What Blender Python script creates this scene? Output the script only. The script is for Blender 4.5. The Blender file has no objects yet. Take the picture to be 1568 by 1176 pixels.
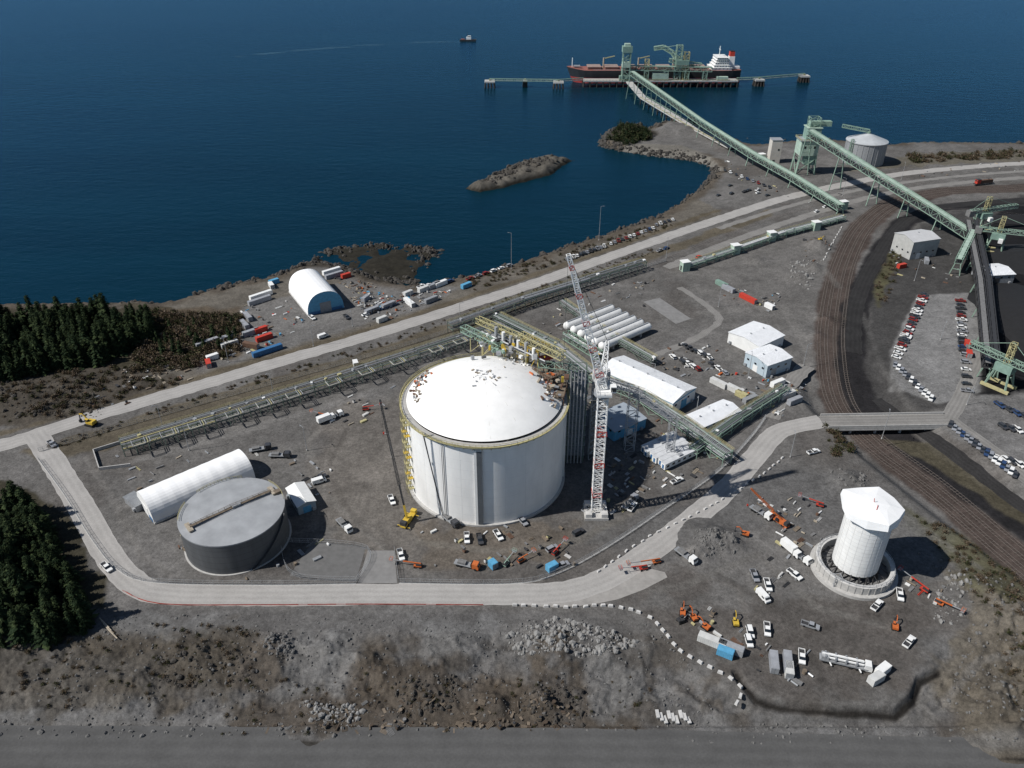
import bpy, math, random, bmesh
import numpy as np
from mathutils import Vector, Matrix
R=random.Random(11)
# ---------------------------------------------------------------- site survey frame
# ground positions come from an aerial survey grid (u,v) rectified onto the horizontal plane z
F=1193.; P=math.radians(32); H=200.; cP=math.cos(P); sP=math.sin(P)
def G(u,v,z=0.):
    k=588-v; dy=F*cP+k*sP; dz=-F*sP+k*cP; t=(z-H)/dz
    return Vector(((u-784)*t,dy*t,z))
SEA=-5.
scene=bpy.context.scene
COL=scene.collection
# ---------------------------------------------------------------- numpy helpers
def vn(x,y,s=0):
    xi=np.floor(x);yi=np.floor(y);fx=x-xi;fy=y-yi
    fx=fx*fx*(3-2*fx);fy=fy*fy*(3-2*fy)
    def h(a,b):
        t=np.sin(a*127.1+b*311.7+s*17.3)*43758.5453
        return t-np.floor(t)
    return (h(xi,yi)*(1-fx)+h(xi+1,yi)*fx)*(1-fy)+(h(xi,yi+1)*(1-fx)+h(xi+1,yi+1)*fx)*fy
def fbm(x,y,o=4,s=0):
    a=.5;r=0;n=0
    for i in range(o):
        r=r+a*vn(x,y,s+i);n+=a;x=x*2.03+3.1;y=y*2.03+1.7;a*=.5
    return r/n
def ss(t):
    t=np.clip(t,0,1);return t*t*(3-2*t)
def W(pts,z=0.): return [(G(a,b,z).x,G(a,b,z).y) for a,b in pts]
def sdline(X,Y,pts,closed=False):
    d=np.full(X.shape,1e9);n=len(pts)
    for i in range(n if closed else n-1):
        ax,ay=pts[i];bx,by=pts[(i+1)%n];ex=bx-ax;ey=by-ay
        t=np.clip(((X-ax)*ex+(Y-ay)*ey)/(ex*ex+ey*ey+1e-9),0,1)
        d=np.minimum(d,(X-ax-t*ex)**2+(Y-ay-t*ey)**2)
    return np.sqrt(d)
def sdpoly(X,Y,pts):
    d=sdline(X,Y,pts,True);ins=np.zeros(X.shape,bool);n=len(pts)
    for i in range(n):
        ax,ay=pts[i];bx,by=pts[(i+1)%n]
        if ay==by: continue
        c=((ay>Y)!=(by>Y))&(X<(bx-ax)*(Y-ay)/(by-ay)+ax)
        ins^=c
    return np.where(ins,d,-d)
# ---------------------------------------------------------------- terrain definition
coast=W([(-1100,500),(-400,480),(0,470),(200,466),(250,468),(300,456),(350,441),(420,428),(455,412),(485,405),(530,412),(580,432),(630,442),(680,434),(740,422),(800,404),(850,387),(900,372),(950,354),(1000,337),(1040,314),(1070,292),(1092,266),(1085,254),(1060,246),(1000,239),(950,232),(920,224),(924,210),(945,200),(985,202),(1020,190),(1060,190),(1110,210),(1150,226),(1190,222),(1260,218),(1350,226),(1400,222),(1568,224),(2300,224),(3300,240),(3300,2000),(-2300,2000),(-2300,520)],SEA)
reef=W([(455,412),(470,392),(520,376),(580,372),(640,374),(682,384),(660,400),(640,440),(580,436),(530,415)],SEA)
islet=W([(708,289),(740,276),(770,262),(800,250),(840,243),(880,246),(862,254),(845,268),(815,276),(775,287),(735,295)],SEA)
headl=W([(930,214),(950,202),(985,204),(1000,214),(960,224)],SEA)
headl2=W([(1000,212),(1020,196),(1050,198),(1070,210),(1040,216)],SEA)
yard=W([(800,925),(900,900),(1100,780),(1250,700),(1450,760),(1470,850),(1440,930),(1480,960),(1430,1015),(1395,1075),(1330,1090),(1200,1082),(1140,1065),(1060,1035),(1010,990),(985,950),(900,932)])
rail_px=[(1800,262),(1568,288),(1450,292),(1370,310),(1322,345),(1292,400),(1276,470),(1272,540),(1292,610),(1345,668),(1440,738),(1568,845),(1760,1000)]
coal_px=[(1800,318),(1568,308),(1440,318),(1385,340),(1340,400),(1310,470),(1302,560),(1330,615),(1420,690),(1568,790),(1760,920)]
trench=W([(1285,560),(1310,615),(1385,680),(1500,765),(1620,850),(1760,960)])
ditch_px=[(1128,1030),(1136,1045),(1160,1068),(1200,1080),(1290,1086),(1375,1088),(1402,1066),(1410,1040),(1440,1025)]
ditch=W(ditch_px)
tY=G(1275,535).y
piles=[(1090,828,9,4.5),(1070,850,6,3),(1120,835,6,2.5),(1252,378,11,5),(1225,425,9,3),(1245,410,8,3),(1300,740,9,3),(640,1052,8,2.6),(830,1070,6,2.2),(870,985,9,2.4),(820,985,9,2.4),(420,990,6,2.4),(925,990,8,2.),(1160,400,10,2),(760,1075,6,2),(300,1010,8,2),(1550,960,16,6),(1500,900,9,2.5),(1540,1080,14,4),(110,590,12,2),(40,610,12,2.5),(60,630,8,2),(215,590,5,1.5),(1265,490,6,2.5),(1250,515,6,2),(700,1000,10,1.8),(560,1010,12,1.8),(200,1040,10,2),(480,1090,8,1.8),(980,1040,9,1.6)]
pilesW=[(G(a,b).x,G(a,b).y,r,h) for a,b,r,h in piles]
def height(X,Y):
    X=np.asarray(X,float);Y=np.asarray(Y,float)
    sd=sdpoly(X,Y,coast)
    n1=fbm(X*.15,Y*.15,3,5)
    z=-8+8*ss((sd+5+4*(n1-.5))/13)
    edge=ss((sd+6)/5)*(1-ss((sd-6)/6))
    z=z+edge*(fbm(X*.3,Y*.3,3,9)-.5)*2.5
    m=ss((sdpoly(X,Y,reef)+8)/16); z=np.maximum(z,-8+m*(1.6+3.5*fbm(X*.09,Y*.09,4,2)))
    m=ss((sdpoly(X,Y,islet)+5+4*(n1-.5))/13); z=np.maximum(z,-8+m*(3.4+8.5*fbm(X*.09,Y*.09,4,3)))
    z=z+ss((sdpoly(X,Y,headl)+6)/16)*(3+5*fbm(X*.08,Y*.08,3,4))
    z=z+ss((sdpoly(X,Y,headl2)+6)/16)*(2+4*fbm(X*.08,Y*.08,3,4))
    ym=1-ss((sdpoly(X,Y,yard)+3)/6)
    ramp=ss((174-Y)/34)
    z=z-3*ramp*ym
    rough=ym*ss((173.5-Y)/9)*ss((Y-139.5)/5)
    rid=1-np.abs(fbm(X*.06+7,Y*.11,4,16)-.5)*2
    z=z+rough*((fbm(X*.07,Y*.09,4,6)-.45)*4.2+(rid-.82)*3.+(fbm(X*.3,Y*.3,3,12)-.5)*1.6+(fbm(X*.9,Y*.9,2,8)-.5)*.7)
    z=z-2.9*(1-ym)*ss((142-Y)/6)
    z=z-.9*ss((141.5-Y)/2.5)*ss((Y-137.6)/1.6)
    z=z-1.2*(1-ss((sdline(X,Y,ditch)-.6)/1.2))
    d=sdline(X,Y,trench); z=z-4.3*(1-ss((d-17)/9))*ss((tY-Y)/45)
    for a,b,r,h in pilesW:
        q=np.exp(-((X-a)**2+(Y-b)**2)/(r*r*.5))
        z=z+h*q*(.35+1.1*fbm(X*.3,Y*.3,3,7))
    z=np.where(sd>30,np.maximum(z,-4.55),z)
    return z
def hz(x,y): return float(height(np.array([x]),np.array([y]))[0])
# ---------------------------------------------------------------- materials
MATS={}
def mat(name,col,rough=.75,var=.18,sc=.6,metal=0.,bump=0.,bsc=3.,zs=1.,wave=0.,spec=.4):
    if name in MATS: return MATS[name]
    m=bpy.data.materials.new(name);m.use_nodes=True;nt=m.node_tree;N=nt.nodes;L=nt.links
    b=N['Principled BSDF'];b.inputs['Roughness'].default_value=rough;b.inputs['Metallic'].default_value=metal
    b.inputs['Specular IOR Level'].default_value=spec
    tc=N.new('ShaderNodeTexCoord');mp=N.new('ShaderNodeMapping');mp.inputs['Scale'].default_value=(1,1,zs)
    L.new(tc.outputs['Object'],mp.inputs['Vector'])
    n=N.new('ShaderNodeTexNoise');n.inputs['Scale'].default_value=sc;n.inputs['Detail'].default_value=6;n.inputs['Roughness'].default_value=.62
    L.new(mp.outputs[0],n.inputs['Vector'])
    r=N.new('ShaderNodeMapRange');r.inputs[1].default_value=.3;r.inputs[2].default_value=.7;r.inputs[3].default_value=1-var;r.inputs[4].default_value=1+var*.6
    L.new(n.outputs['Fac'],r.inputs[0])
    mx=N.new('ShaderNodeMix');mx.data_type='RGBA';mx.blend_type='MULTIPLY';mx.inputs[0].default_value=1
    mx.inputs[6].default_value=(*col,1);L.new(r.outputs[0],mx.inputs[7]);L.new(mx.outputs[2],b.inputs['Base Color'])
    if bump or wave:
        bp=N.new('ShaderNodeBump');bp.inputs['Distance'].default_value=.3
        if wave:
            w=N.new('ShaderNodeTexWave');w.inputs['Scale'].default_value=wave;w.bands_direction='X'
            L.new(tc.outputs['Object'],w.inputs['Vector']);bp.inputs['Strength'].default_value=.3;L.new(w.outputs['Fac'],bp.inputs['Height'])
        else:
            n2=N.new('ShaderNodeTexNoise');n2.inputs['Scale'].default_value=bsc;n2.inputs['Detail'].default_value=5
            L.new(tc.outputs['Object'],n2.inputs['Vector']);bp.inputs['Strength'].default_value=bump;L.new(n2.outputs['Fac'],bp.inputs['Height'])
        L.new(bp.outputs[0],b.inputs['Normal'])
    MATS[name]=m;return m
white=mat('white_paint',(.76,.76,.74),.5,.1,.4)
whiteroof=mat('white_metal_roof',(.78,.79,.8),.45,.1,.3,wave=2.)
domew=mat('white_dome',(.86,.85,.82),.5,.07,.25)
fabric=mat('white_fabric',(.84,.84,.83),.6,.05,.3)
conc=mat('tank_concrete',(.74,.735,.715),.75,.11,.16,zs=.35)
conc2=mat('concrete',(.42,.41,.39),.85,.2,.8)
concd=mat('concrete_block',(.52,.51,.49),.85,.25,.8)
gsteel=mat('grey_tank_steel',(.085,.09,.095),.5,.2,.5,zs=.15)
groof=mat('grey_tank_roof',(.31,.32,.33),.6,.2,.15)
green=mat('pale_green_steel',(.24,.34,.27),.65,.25,1)
rgreen=mat('pipe_rack_steel',(.13,.17,.14),.65,.3,1)
dgreen=mat('faded_green_cladding',(.2,.3,.25),.6,.25,.4)
yellow=mat('yellow_paint',(.55,.38,.05),.5,.2,1)
yellow2=mat('faded_yellow',(.42,.38,.2),.65,.25,1)
orange=mat('orange_paint',(.5,.13,.035),.5,.25,1)
red=mat('red_paint',(.48,.05,.03),.5,.2,1)
rust=mat('rusty_brown',(.13,.075,.05),.8,.3,1)
wood=mat('weathered_wood',(.17,.135,.1),.85,.3,1)
lwood=mat('light_lumber',(.36,.31,.24),.85,.3,1)
blue=mat('blue_paint',(.04,.14,.30),.5,.2,1)
lblue=mat('light_blue_paint',(.10,.33,.52),.5,.2,1)
black=mat('black_rubber',(.012,.012,.012),.8,.2,1)
dark=mat('dark_steel',(.04,.04,.042),.6,.2,1)
grey=mat('grey_steel',(.26,.27,.28),.5,.2,1)
mgrey=mat('mid_grey_material',(.17,.168,.165),.8,.3,1)
lgrey=mat('galvanised_steel',(.40,.41,.42),.45,.2,1,metal=.3)
glass=mat('dark_glass',(.015,.02,.025),.08,.05,1,spec=.8)
hullk=mat('hull_black',(.03,.032,.035),.5,.2,.1)
hullr=mat('hull_red',(.42,.06,.05),.6,.2,.1)
deckr=mat('deck_red_brown',(.26,.10,.08),.7,.25,.3)
pile=mat('dark_pile',(.035,.03,.026),.8,.3,.5)
bark=mat('bark',(.07,.05,.035),.9,.3,3)
need1=mat('conifer_needles_dark',(.017,.030,.013),.85,.4,.7,spec=.1)
need2=mat('conifer_needles_light',(.042,.060,.024),.85,.4,.7,spec=.1)
twig=mat('brown_brush',(.095,.07,.045),.9,.4,1,spec=.1)
twigg=mat('green_brush',(.045,.052,.022),.9,.4,1,spec=.1)
rock=mat('grey_rock',(.14,.136,.13),.9,.3,.7,bump=.5)
rockd=mat('dark_rock',(.055,.049,.042),.9,.35,.5,bump=.5)
rockl=mat('light_rock',(.23,.225,.215),.9,.3,.9,bump=.5)
silver=mat('silver_car',(.42,.43,.45),.3,.05,1,metal=.4);ccar=mat('charcoal_car',(.05,.052,.058),.3,.05,1)
dblue=mat('dark_blue_car',(.03,.06,.14),.3,.05,1);dred=mat('dark_red_car',(.22,.025,.02),.35,.05,1)
# ---------------------------------------------------------------- mesh builder
class MB:
    def __init__(s): s.v=[];s.f=[];s.m=[];s.s=[];s.mats=[];s.M=Matrix()
    def mi(s,m):
        if m not in s.mats: s.mats.append(m)
        return s.mats.index(m)
    def add(s,vs,fs,m,smooth=False):
        b=len(s.v);M_=s.M
        s.v+=[tuple(M_@Vector(p)) for p in vs];k=s.mi(m)
        for f in fs: s.f.append([b+i for i in f]);s.m.append(k);s.s.append(smooth)
    def box(s,c,d,m,rz=0.,tp=1.):
        x,y,z=[q/2 for q in d];cc=math.cos(rz);sn=math.sin(rz);vs=[]
        for dz in(-z,z):
            t=tp if dz>0 else 1
            for a,b in((-x,-y),(x,-y),(x,y),(-x,y)):
                a*=t;b*=t;vs.append((c[0]+a*cc-b*sn,c[1]+a*sn+b*cc,c[2]+dz))
        s.add(vs,[(3,2,1,0),(4,5,6,7),(0,1,5,4),(1,2,6,5),(2,3,7,6),(3,0,4,7)],m)
    def bx(s,x0,x1,y0,y1,z0,z1,m): s.box(((x0+x1)/2,(y0+y1)/2,(z0+z1)/2),(abs(x1-x0),abs(y1-y0),abs(z1-z0)),m)
    def cyl(s,p0,p1,r,m,r1=None,n=12,caps=True,smooth=True):
        p0=Vector(p0);p1=Vector(p1);d=(p1-p0).normalized();r1=r if r1 is None else r1
        a=d.cross(Vector((0,0,1)));a=Vector((1,0,0)) if a.length<1e-3 else a.normalized();b=d.cross(a)
        A=[p0+(a*math.cos(t)+b*math.sin(t))*r for t in[2*math.pi*i/n for i in range(n)]]
        B=[p1+(a*math.cos(t)+b*math.sin(t))*r1 for t in[2*math.pi*i/n for i in range(n)]]
        s.add(A+B,[(i,(i+1)%n,n+(i+1)%n,n+i) for i in range(n)],m,smooth)
        if caps: s.add(A,[list(range(n))[::-1]],m);s.add(B,[list(range(n))],m)
    def beam(s,p0,p1,w,m,h=None):
        p0=Vector(p0);p1=Vector(p1);d=p1-p0
        if d.length<1e-4:return
        d.normalize();h=h or w
        a=d.cross(Vector((0,0,1)));a=Vector((1,0,0)) if a.length<1e-3 else a.normalized();b=a.cross(d)
        vs=[p+a*(i*w/2)+b*(j*h/2) for p in(p0,p1) for i,j in((-1,-1),(1,-1),(1,1),(-1,1))]
        s.add(vs,[(0,1,2,3),(7,6,5,4),(0,4,5,1),(1,5,6,2),(2,6,7,3),(3,7,4,0)],m)
    def truss(s,p0,p1,w,h,m,n,t=.3,w1=None,h1=None,floor=None,roof=None):
        p0=Vector(p0);p1=Vector(p1);d=(p1-p0).normalized()
        a=d.cross(Vector((0,0,1)));a=Vector((1,0,0)) if a.length<1e-3 else a.normalized();b=a.cross(d)
        w1=w if w1 is None else w1;h1=h if h1 is None else h1;Q=[]
        for i in range(n+1):
            q=i/n;ww=w+(w1-w)*q;hh=h+(h1-h)*q;p=p0.lerp(p1,q)
            Q.append([p+a*(x*ww/2)+b*(y*hh/2) for x,y in((-1,-1),(1,-1),(1,1),(-1,1))])
        for j in range(4): s.beam(Q[0][j],Q[n][j],t*1.3,m)
        for i in range(n+1):
            for j in range(4): s.beam(Q[i][j],Q[i][(j+1)%4],t*.8,m)
        for i in range(n):
            for j in range(4):
                k=(j+1)%4
                if i%2: s.beam(Q[i][j],Q[i+1][k],t*.8,m)
                else: s.beam(Q[i][k],Q[i+1][j],t*.8,m)
        for o,mm in((0,floor),(2,roof)):
            if mm:
                e=b*(-h*.46 if o==0 else h*.52)
                s.beam(p0+e,p1+e,w*(.9 if o==0 else .62),mm,.15)
    def railing(s,pts,m,h=1.1,sp=2.5,t=.1,closed=False):
        pts=[Vector(p) for p in pts]
        if closed: pts=pts+[pts[0]]
        up=Vector((0,0,h))
        for a,b in zip(pts,pts[1:]):
            n=max(1,int((b-a).length/sp))
            for i in range(n): q=a.lerp(b,i/n);s.beam(q,q+up,t,m)
            s.beam(a+up,b+up,t,m);s.beam(a+up*.5,b+up*.5,t*.8,m)
    def prism(s,prof,y0,y1,m,t=1.):
        n=len(prof);vs=[(x,y0,z) for x,z in prof]+[(x,y1,z) for x,z in prof]
        s.add(vs,[list(range(n)),list(range(n,2*n))[::-1]]+[(i,n+i,n+(i+1)%n,(i+1)%n) for i in range(n)],m)
    def mesh(s,name):
        me=bpy.data.meshes.new(name);me.from_pydata(s.v,[],s.f)
        for m in s.mats: me.materials.append(m)
        me.polygons.foreach_set('material_index',s.m);me.polygons.foreach_set('use_smooth',s.s);me.update();return me
    def build(s,name,loc=(0,0,0),rz=0.,parent=None): return inst(s.mesh(name),name,loc,rz,parent=parent)
def inst(me,name,loc,rz=0.,sc=1.,parent=None,rot=None):
    o=bpy.data.objects.new(name,me);COL.objects.link(o);o.location=loc;o.rotation_euler=rot or (0,0,rz)
    o.scale=(sc,sc,sc) if not isinstance(sc,tuple) else sc
    if parent: o.parent=parent
    return o
def empty(name):
    e=bpy.data.objects.new(name,None);COL.objects.link(e);return e
def hd(u,v,du,dv):
    d=G(u+du,v+dv)-G(u,v);return math.atan2(d.y,d.x)
# ---------------------------------------------------------------- terrain mesh
ys=np.concatenate([[-500,-300,-100,0,60,90,105],np.exp(np.arange(math.log(112),math.log(820),.0031)),np.linspace(830,1500,50)])
sx=np.concatenate([np.linspace(-3.5,-1.1,40),np.linspace(-1.07,1.07,840),np.linspace(1.1,3.5,40)])
SX,YY=np.meshgrid(sx,ys);XX=SX*np.maximum(YY,115)
ny,nx=XX.shape
ZZ=height(XX,YY)
col=np.empty((ny,nx,3));col[:]=(.116,.111,.105)
def blend(mask,c,a=1.):
    global col
    mm=(mask*a)[...,None];col=col*(1-mm)+np.array(c)*mm
nA=fbm(XX*.03,YY*.03,4,20);nB=fbm(XX*.12,YY*.12,4,21);nC=fbm(XX*.5,YY*.5,3,22);nD=fbm(XX*.06,YY*.06,5,30)
sdc=sdpoly(XX,YY,coast)
def zone(px,c,soft=3,jit=6,a=1.):
    blend(ss((sdpoly(XX,YY,W(px))+jit*(nB-.5)*2)/soft+.5),c,a)
def band(px,w,c,soft=1.5,jit=1.,a=1.):
    blend(1-ss((sdline(XX,YY,W(px))-w/2+jit*(nB-.5)*2)/soft+.5),c,a)
blend(ss((nA-.5)*5),(.14,.134,.128),.6)
blend(ss((.45-nA)*6),(.092,.084,.077),.7)
zone([(250,468),(455,412),(560,436),(680,434),(850,388),(1000,338),(1060,300),(1110,330),(1000,360),(800,430),(560,508),(300,582),(120,632),(0,655),(-300,700),(-300,560),(0,600),(200,560),(300,540)],(.115,.104,.088))
zone([(370,470),(540,428),(700,440),(660,468),(480,520),(300,572),(290,540)],(.135,.13,.124),4,3)
zone([(40,690),(300,612),(560,538),(800,458),(1000,385),(1180,320),(1180,332),(1000,398),(800,472),(600,545),(350,628),(160,690),(60,705)],(.098,.084,.062),3,3)
band([(0,665),(300,580),(560,506),(800,428),(1000,358),(1100,322)],5,(.095,.078,.052),3,3,.8)
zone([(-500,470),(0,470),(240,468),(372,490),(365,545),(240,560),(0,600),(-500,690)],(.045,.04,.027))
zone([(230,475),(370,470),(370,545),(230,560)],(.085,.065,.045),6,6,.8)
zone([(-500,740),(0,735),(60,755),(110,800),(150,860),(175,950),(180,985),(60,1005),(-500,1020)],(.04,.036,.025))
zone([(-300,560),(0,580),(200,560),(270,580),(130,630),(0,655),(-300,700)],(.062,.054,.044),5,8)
# foreground fill slope
zone([(-700,960),(180,930),(900,938),(1060,1030),(1150,1080),(1400,1095),(1480,980),(1900,900),(2400,1300),(-900,1300)],(.108,.104,.10),3,3)
fg=ss((172-YY)/8)
blend(fg*ss((nA-.52)*9),(.075,.061,.046),.75)
blend(fg*ss((nB-.54)*7),(.07,.058,.044),.55)
blend(fg*ss((nD-.55)*9),(.055,.046,.036),.6)
blend(fg*ss((.42-nA)*9),(.14,.137,.133),.8)
zone([(480,1020),(900,1020),(900,1130),(300,1130),(420,1060)],(.066,.054,.042),8,16,.75)
zone([(-300,985),(380,965),(360,1060),(0,1090),(-300,1100)],(.064,.056,.045),8,14,.7)
for pl in ([(430,985),(540,960),(520,1060),(420,1060)],[(640,945),(770,950),(740,1010),(650,1000)],[(900,1000),(1000,1000),(1040,1090),(920,1080)],[(180,945),(330,945),(300,965),(190,965)],[(1050,1095),(1568,1115),(1568,1135),(1050,1130)]):
    zone(pl,(.14,.138,.135),5,8,.75)
zone([(1440,860),(1480,800),(1700,900),(1900,1150),(1500,1150),(1420,1040),(1500,960)],(.108,.094,.074),6,12,.8)
zone([(1380,780),(1450,800),(1560,860),(1600,930),(1480,900)],(.078,.076,.042),5,8,.7)
zone([(1000,930),(1430,900),(1400,1060),(1180,1070),(1050,1000)],(.082,.074,.067),6,10,.8)
zone([(-600,1112),(600,1122),(1700,1122),(1700,1134),(600,1134),(-600,1126)],(.12,.116,.11),4,4,.7)
band([(-600,1128),(0,1127),(540,1131),(900,1136),(1400,1148),(1700,1160)],1.4,(.025,.022,.018),1.2,1.2,.85)
band(ditch_px,1.6,(.018,.016,.014),1.2,.5,.95)
zone([(520,620),(640,600),(640,850),(500,840),(480,700)],(.132,.12,.107),10,10,.8)
zone([(640,800),(900,800),(860,860),(660,870)],(.11,.094,.077),5,8,.8)
zone([(905,830),(1150,720),(1300,720),(1440,830),(1400,900),(1180,800),(1000,870)],(.098,.096,.094),6,8,.7)
zone([(1000,865),(1060,870),(1100,920),(960,915),(960,895)],(.078,.069,.062),6,8,.7)
zone([(1060,400),(1300,320),(1290,480),(1180,500),(1060,440)],(.125,.119,.112),5,6)
zone([(1340,400),(1420,335),(1568,300),(1900,300),(2200,700),(1568,640),(1480,600),(1400,640),(1320,600)],(.055,.053,.051),5,8)
zone([(1490,370),(1540,315),(2000,310),(2300,700),(1568,645),(1500,605)],(.011,.011,.012),4,4)
band(rail_px,18,(.068,.053,.046),3,2)
band(coal_px,15,(.020,.019,.020),3,2)
zone([(1372,365),(1395,360),(1360,430),(1345,470),(1338,440)],(.075,.07,.04),3,3)
zone([(1405,452),(1500,448),(1502,600),(1435,618),(1365,592),(1362,538)],(.175,.172,.168),2,1)
zone([(1450,655),(1568,740),(1800,900),(1800,700),(1568,600),(1470,610)],(.14,.136,.132),4,4)
zone([(1350,660),(1440,668),(1568,765),(1700,860),(1568,790),(1450,710)],(.08,.07,.047),2,2,.8)
zone([(1400,235),(1568,228),(2000,230),(2000,250),(1568,246),(1400,255),(1300,262)],(.11,.10,.08),4,8)
for px,w_,c,a_ in (([(520,620),(470,680),(500,760),(600,850),(640,880)],3,(.155,.146,.134),.6),([(535,650),(500,720),(545,800),(610,850)],2.2,(.08,.073,.066),.5),([(640,830),(760,845),(880,830),(980,780)],3,(.14,.13,.114),.5),([(900,905),(1040,900),(1160,850),(1250,930),(1360,960)],3,(.135,.128,.118),.5),([(1150,1010),(1260,960),(1400,930)],2.5,(.058,.052,.047),.5),([(1100,880),(1200,940),(1260,1040)],2.5,(.06,.055,.05),.5),([(1010,860),(1130,900),(1150,960),(1110,980)],2.,(.13,.12,.11),.5),([(1070,480),(1200,470),(1240,540),(1230,620)],6,(.15,.143,.134),.6),([(1060,500),(960,570),(1000,640),(1090,560)],3,(.14,.135,.13),.5),([(210,705),(330,672),(470,632),(600,590)],5,(.155,.149,.142),.7),([(1100,345),(1230,370),(1285,440)],4,(.15,.142,.132),.5),([(1320,480),(1350,560),(1400,630)],3,(.085,.082,.078),.6),([(390,525),(520,480),(640,455)],4,(.155,.15,.143),.5),([(1290,730),(1400,800),(1500,870)],2.5,(.14,.133,.12),.5),([(130,700),(170,760),(215,850),(260,880)],2.5,(.15,.142,.132),.5),([(1420,1100),(1500,1010),(1568,1000)],3,(.145,.137,.127),.5)):
    band(px,w_,c,1.5,.8,a_)
shore=(1-ss((sdc-9)/7+(nB-.5)*1.5))
blend(shore,(.08,.066,.05),.85)
blend(ss((sdpoly(XX,YY,reef)+10)/6),(.038,.033,.026),.9)
blend(ss((sdpoly(XX,YY,islet)+10)/4)*ss((ZZ+4)/1.5),(.095,.088,.075),.85)
blend((1-ss((ZZ+3.6)/1.1))*(1-ss((sdc-30)/5)),(.024,.022,.017),.95)
blend(ss((sdpoly(XX,YY,headl)+8)/8),(.045,.038,.026),.85)
zone([(935,234),(1000,236),(1060,244),(1094,262),(1112,262),(1084,238),(1044,222),(960,220)],(.15,.14,.122),3,3)
col*=(.70+.60*nC)[...,None];col*=(.85+.3*nB)[...,None];col*=.97
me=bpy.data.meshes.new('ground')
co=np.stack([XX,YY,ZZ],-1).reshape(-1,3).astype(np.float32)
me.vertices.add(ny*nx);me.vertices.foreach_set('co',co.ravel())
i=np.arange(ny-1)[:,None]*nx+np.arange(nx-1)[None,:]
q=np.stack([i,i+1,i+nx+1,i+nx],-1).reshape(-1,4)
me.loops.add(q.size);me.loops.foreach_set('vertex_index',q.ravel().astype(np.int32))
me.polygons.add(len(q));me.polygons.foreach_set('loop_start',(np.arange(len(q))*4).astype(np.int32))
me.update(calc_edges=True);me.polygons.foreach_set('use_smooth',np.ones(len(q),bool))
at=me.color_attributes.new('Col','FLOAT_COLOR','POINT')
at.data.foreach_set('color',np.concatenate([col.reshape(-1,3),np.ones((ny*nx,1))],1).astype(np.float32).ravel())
gm=bpy.data.materials.new('gravel_ground');gm.use_nodes=True;nt=gm.node_tree;N=nt.nodes;L=nt.links
b=N['Principled BSDF'];b.inputs['Roughness'].default_value=.95;b.inputs['Specular IOR Level'].default_value=.1
a=N.new('ShaderNodeAttribute');a.attribute_name='Col';tc=N.new('ShaderNodeTexCoord')
last=a.outputs['Color']
for sc,lo,hi,dt in((.9,.66,1.32,8),(.045,.8,1.2,5),(4.,.78,1.27,3)):
    n=N.new('ShaderNodeTexNoise');n.inputs['Scale'].default_value=sc;n.inputs['Detail'].default_value=dt;n.inputs['Roughness'].default_value=.65;n.inputs['Distortion'].default_value=.4
    L.new(tc.outputs['Object'],n.inputs['Vector'])
    r=N.new('ShaderNodeMapRange');r.inputs[1].default_value=.3;r.inputs[2].default_value=.7;r.inputs[3].default_value=lo;r.inputs[4].default_value=hi;L.new(n.outputs['Fac'],r.inputs[0])
    mx=N.new('ShaderNodeMix');mx.data_type='RGBA';mx.blend_type='MULTIPLY';mx.inputs[0].default_value=1
    L.new(last,mx.inputs[6]);L.new(r.outputs[0],mx.inputs[7]);last=mx.outputs[2]
L.new(last,b.inputs['Base Color'])
n=N.new('ShaderNodeTexNoise');n.inputs['Scale'].default_value=1.3;n.inputs['Detail'].default_value=8;n.inputs['Roughness'].default_value=.7;L.new(tc.outputs['Object'],n.inputs['Vector'])
bp=N.new('ShaderNodeBump');bp.inputs['Strength'].default_value=.55;bp.inputs['Distance'].default_value=.45;L.new(n.outputs['Fac'],bp.inputs['Height']);L.new(bp.outputs[0],b.inputs['Normal'])
me.materials.append(gm);inst(me,'ground',(0,0,0))
# ---------------------------------------------------------------- sea
wm=bpy.data.materials.new('sea_water');wm.use_nodes=True;nt=wm.node_tree;N=nt.nodes;L=nt.links
N.remove(N['Principled BSDF']);out=N['Material Output']
df=N.new('ShaderNodeBsdfDiffuse');gl=N.new('ShaderNodeBsdfGlossy');gl.inputs['Roughness'].default_value=.2;gl.inputs['Color'].default_value=(.24,.50,.82,1)
fr=N.new('ShaderNodeFresnel');fr.inputs['IOR'].default_value=1.33;ms=N.new('ShaderNodeMixShader')
L.new(fr.outputs[0],ms.inputs[0]);L.new(df.outputs[0],ms.inputs[1]);L.new(gl.outputs[0],ms.inputs[2]);L.new(ms.outputs[0],out.inputs[0])
tc=N.new('ShaderNodeTexCoord')
n=N.new('ShaderNodeTexNoise');n.inputs['Scale'].default_value=.004;n.inputs['Detail'].default_value=9;n.inputs['Roughness'].default_value=.6
mp=N.new('ShaderNodeMapping');mp.inputs['Scale'].default_value=(.4,2.,1);mp.inputs['Rotation'].default_value=(0,0,-.12);L.new(tc.outputs['Object'],mp.inputs[0]);L.new(mp.outputs[0],n.inputs['Vector'])
cr=N.new('ShaderNodeValToRGB');cr.color_ramp.elements[0].position=.3;cr.color_ramp.elements[0].color=(.0012,.014,.021,1);cr.color_ramp.elements[1].position=.7;cr.color_ramp.elements[1].color=(.0022,.022,.034,1)
L.new(n.outputs['Fac'],cr.inputs[0]);L.new(cr.outputs[0],df.inputs['Color'])
prev=None
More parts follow.
